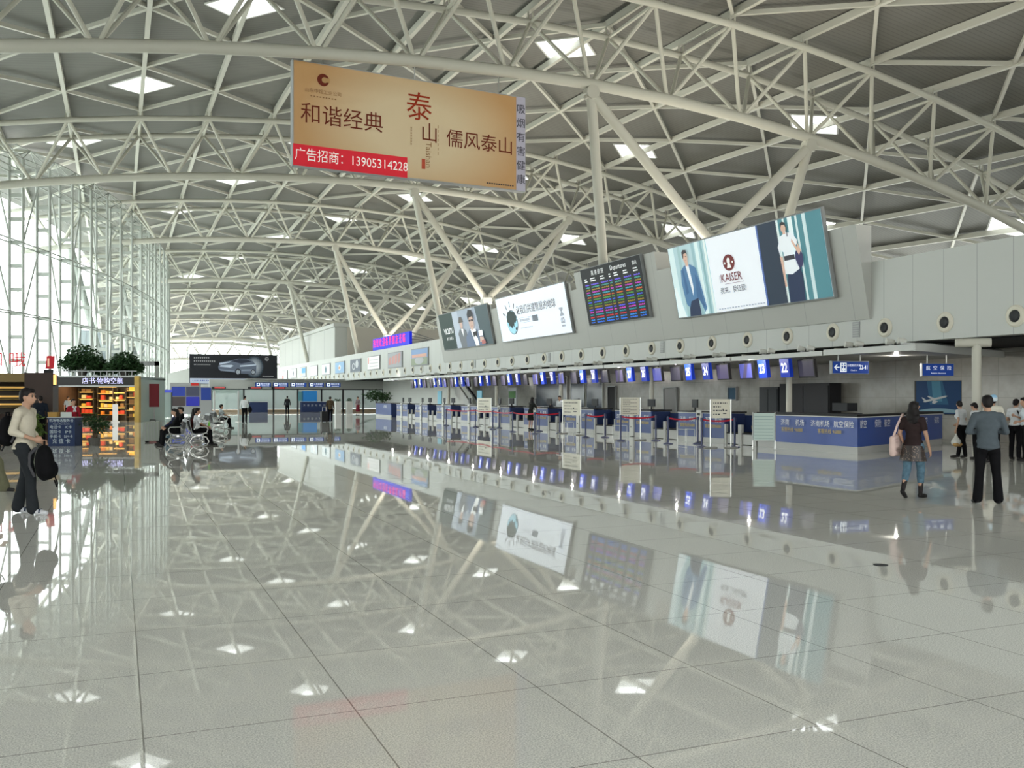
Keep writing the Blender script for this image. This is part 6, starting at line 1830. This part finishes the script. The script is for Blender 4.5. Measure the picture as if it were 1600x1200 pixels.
person('attendant in a white shirt standing behind the desks', (20.9, 43.6), (-.9, -.4), h=1.68, hair='short', top=WT, bottom=BK, sleeve=.4, vox=.02, look=(.3, -.2))
person('dark dressed clerk behind the desks beside the white shirted attendant', (20.7, 44.25), (-1, -.1), h=1.42, hair='bun', female=True, top=cloth('dark_uniform', (.02, .02, .03)), bottom=BK, sleeve=.9, vox=.02)
person('clerk in a red jacket with white scarf behind the phone card desk', (-1.42, 35.3), (.35, -.9), h=1.55, female=True, hair='bun', top=cloth('red_uniform', (.32, .02, .035)), bottom=BK, sleeve=.9, vox=.018)
t = [o for o in COL.objects if o.name.startswith('person')][-1]
MB().path([(-.05, .10, 1.30), (0, .15, 1.22), (.05, .10, 1.30)], .03, 6).tube((0, .15, 1.22), (-.03, .15, 1.12), .025, 6).tube((0, .15, 1.22), (.04, .15, 1.12), .025, 6).build('scarf', WT, t)
person('person in dark clothes standing before the brown pillar', (-2.55, 37.2), (-.3, 1), h=1.66, top=cloth('ink_jacket', (.015, .02, .03)), bottom=BK, sleeve=.95, vox=.02)
person('shop assistant in a pale shirt inside the shop', (-3.0, 67.3), (.3, -.9), h=1.62, top=cloth('pale_shirt', (.30, .33, .36)), bottom=BK, sleeve=.4, vox=FV)
# --- seated people
def seated(lab, loc, face, top, h=1.62, hair='short', look=(0, -.1), lean=-.06, female=False, bottom=BK, sleeve=.4, fwd=.12):
    return person(lab, loc, face, h=h, pelvis=(0, -.02, .53), neck=(0, -.02 + lean + fwd * .5, 1.02), look=look, female=female, hair=hair, top=top, bottom=bottom, sleeve=sleeve, vox=.02,
        arms=[((.24, .10, .76), (.14, .34, .64)), ((-.24, .10, .76), (-.14, .34, .64))], legs=[((.12, .42, .50), (.12, .46, .085), (.13, .62, .03)), ((-.12, .42, .50), (-.12, .44, .085), (-.13, .60, .03))])
t, q = seated('seated man in a white tee shirt facing the desks, on the nearest bench', (2.42, 33.0), (1, .0), WT, h=1.66)
p = at(t, (0, .38, .60)); b = thing('green_bottle', 'bright green bottle held by the seated man in white', 'bottle', p)
MB().lathe((0, 0, 0), [(.03, 0), (.035, .02), (.035, .14), (.015, .19), (.015, .22)], 10).build('bottle_body', mat('bright_green', (.15, .50, .05), .4), b); MB().tube((0, 0, .22), (0, 0, .24), .017, 8).build('cap', WHITE, b)
seated('seated person in black facing the window wall, back to the man in white', (1.75, 32.7), (-1, 0), BK, hair='long', female=True, sleeve=.95)
seated('seated person in black on the nearest bench, second from its near end', (1.75, 33.85), (-1, 0), cloth('navy_top', (.015, .018, .05)), hair='short', sleeve=.95)
seated('seated person with brown hair behind the man in white', (2.42, 34.2), (1, .1), cloth('maroon_top', (.08, .02, .02)), hair='long', female=True, sleeve=.95)
seated('slouching person in black with crossed arms on the second bench', (2.15, 38.0), (-1, -.1), BK, hair='short', lean=-.14, bottom=JEAN, sleeve=.95)
seated('slouching person in dark coat on the second bench, farther one', (2.15, 39.0), (-1, 0), cloth('dark_coat', (.02, .016, .016)), hair='long', lean=-.14, bottom=JEAN, sleeve=.95)
seated('lone seated person in a pale top on the farthest bench', (4.85, 50.1), (1, .2), cloth('pale_top', (.34, .38, .38)), hair='bun', female=True)
bpy.data.scenes.remove(TMP)
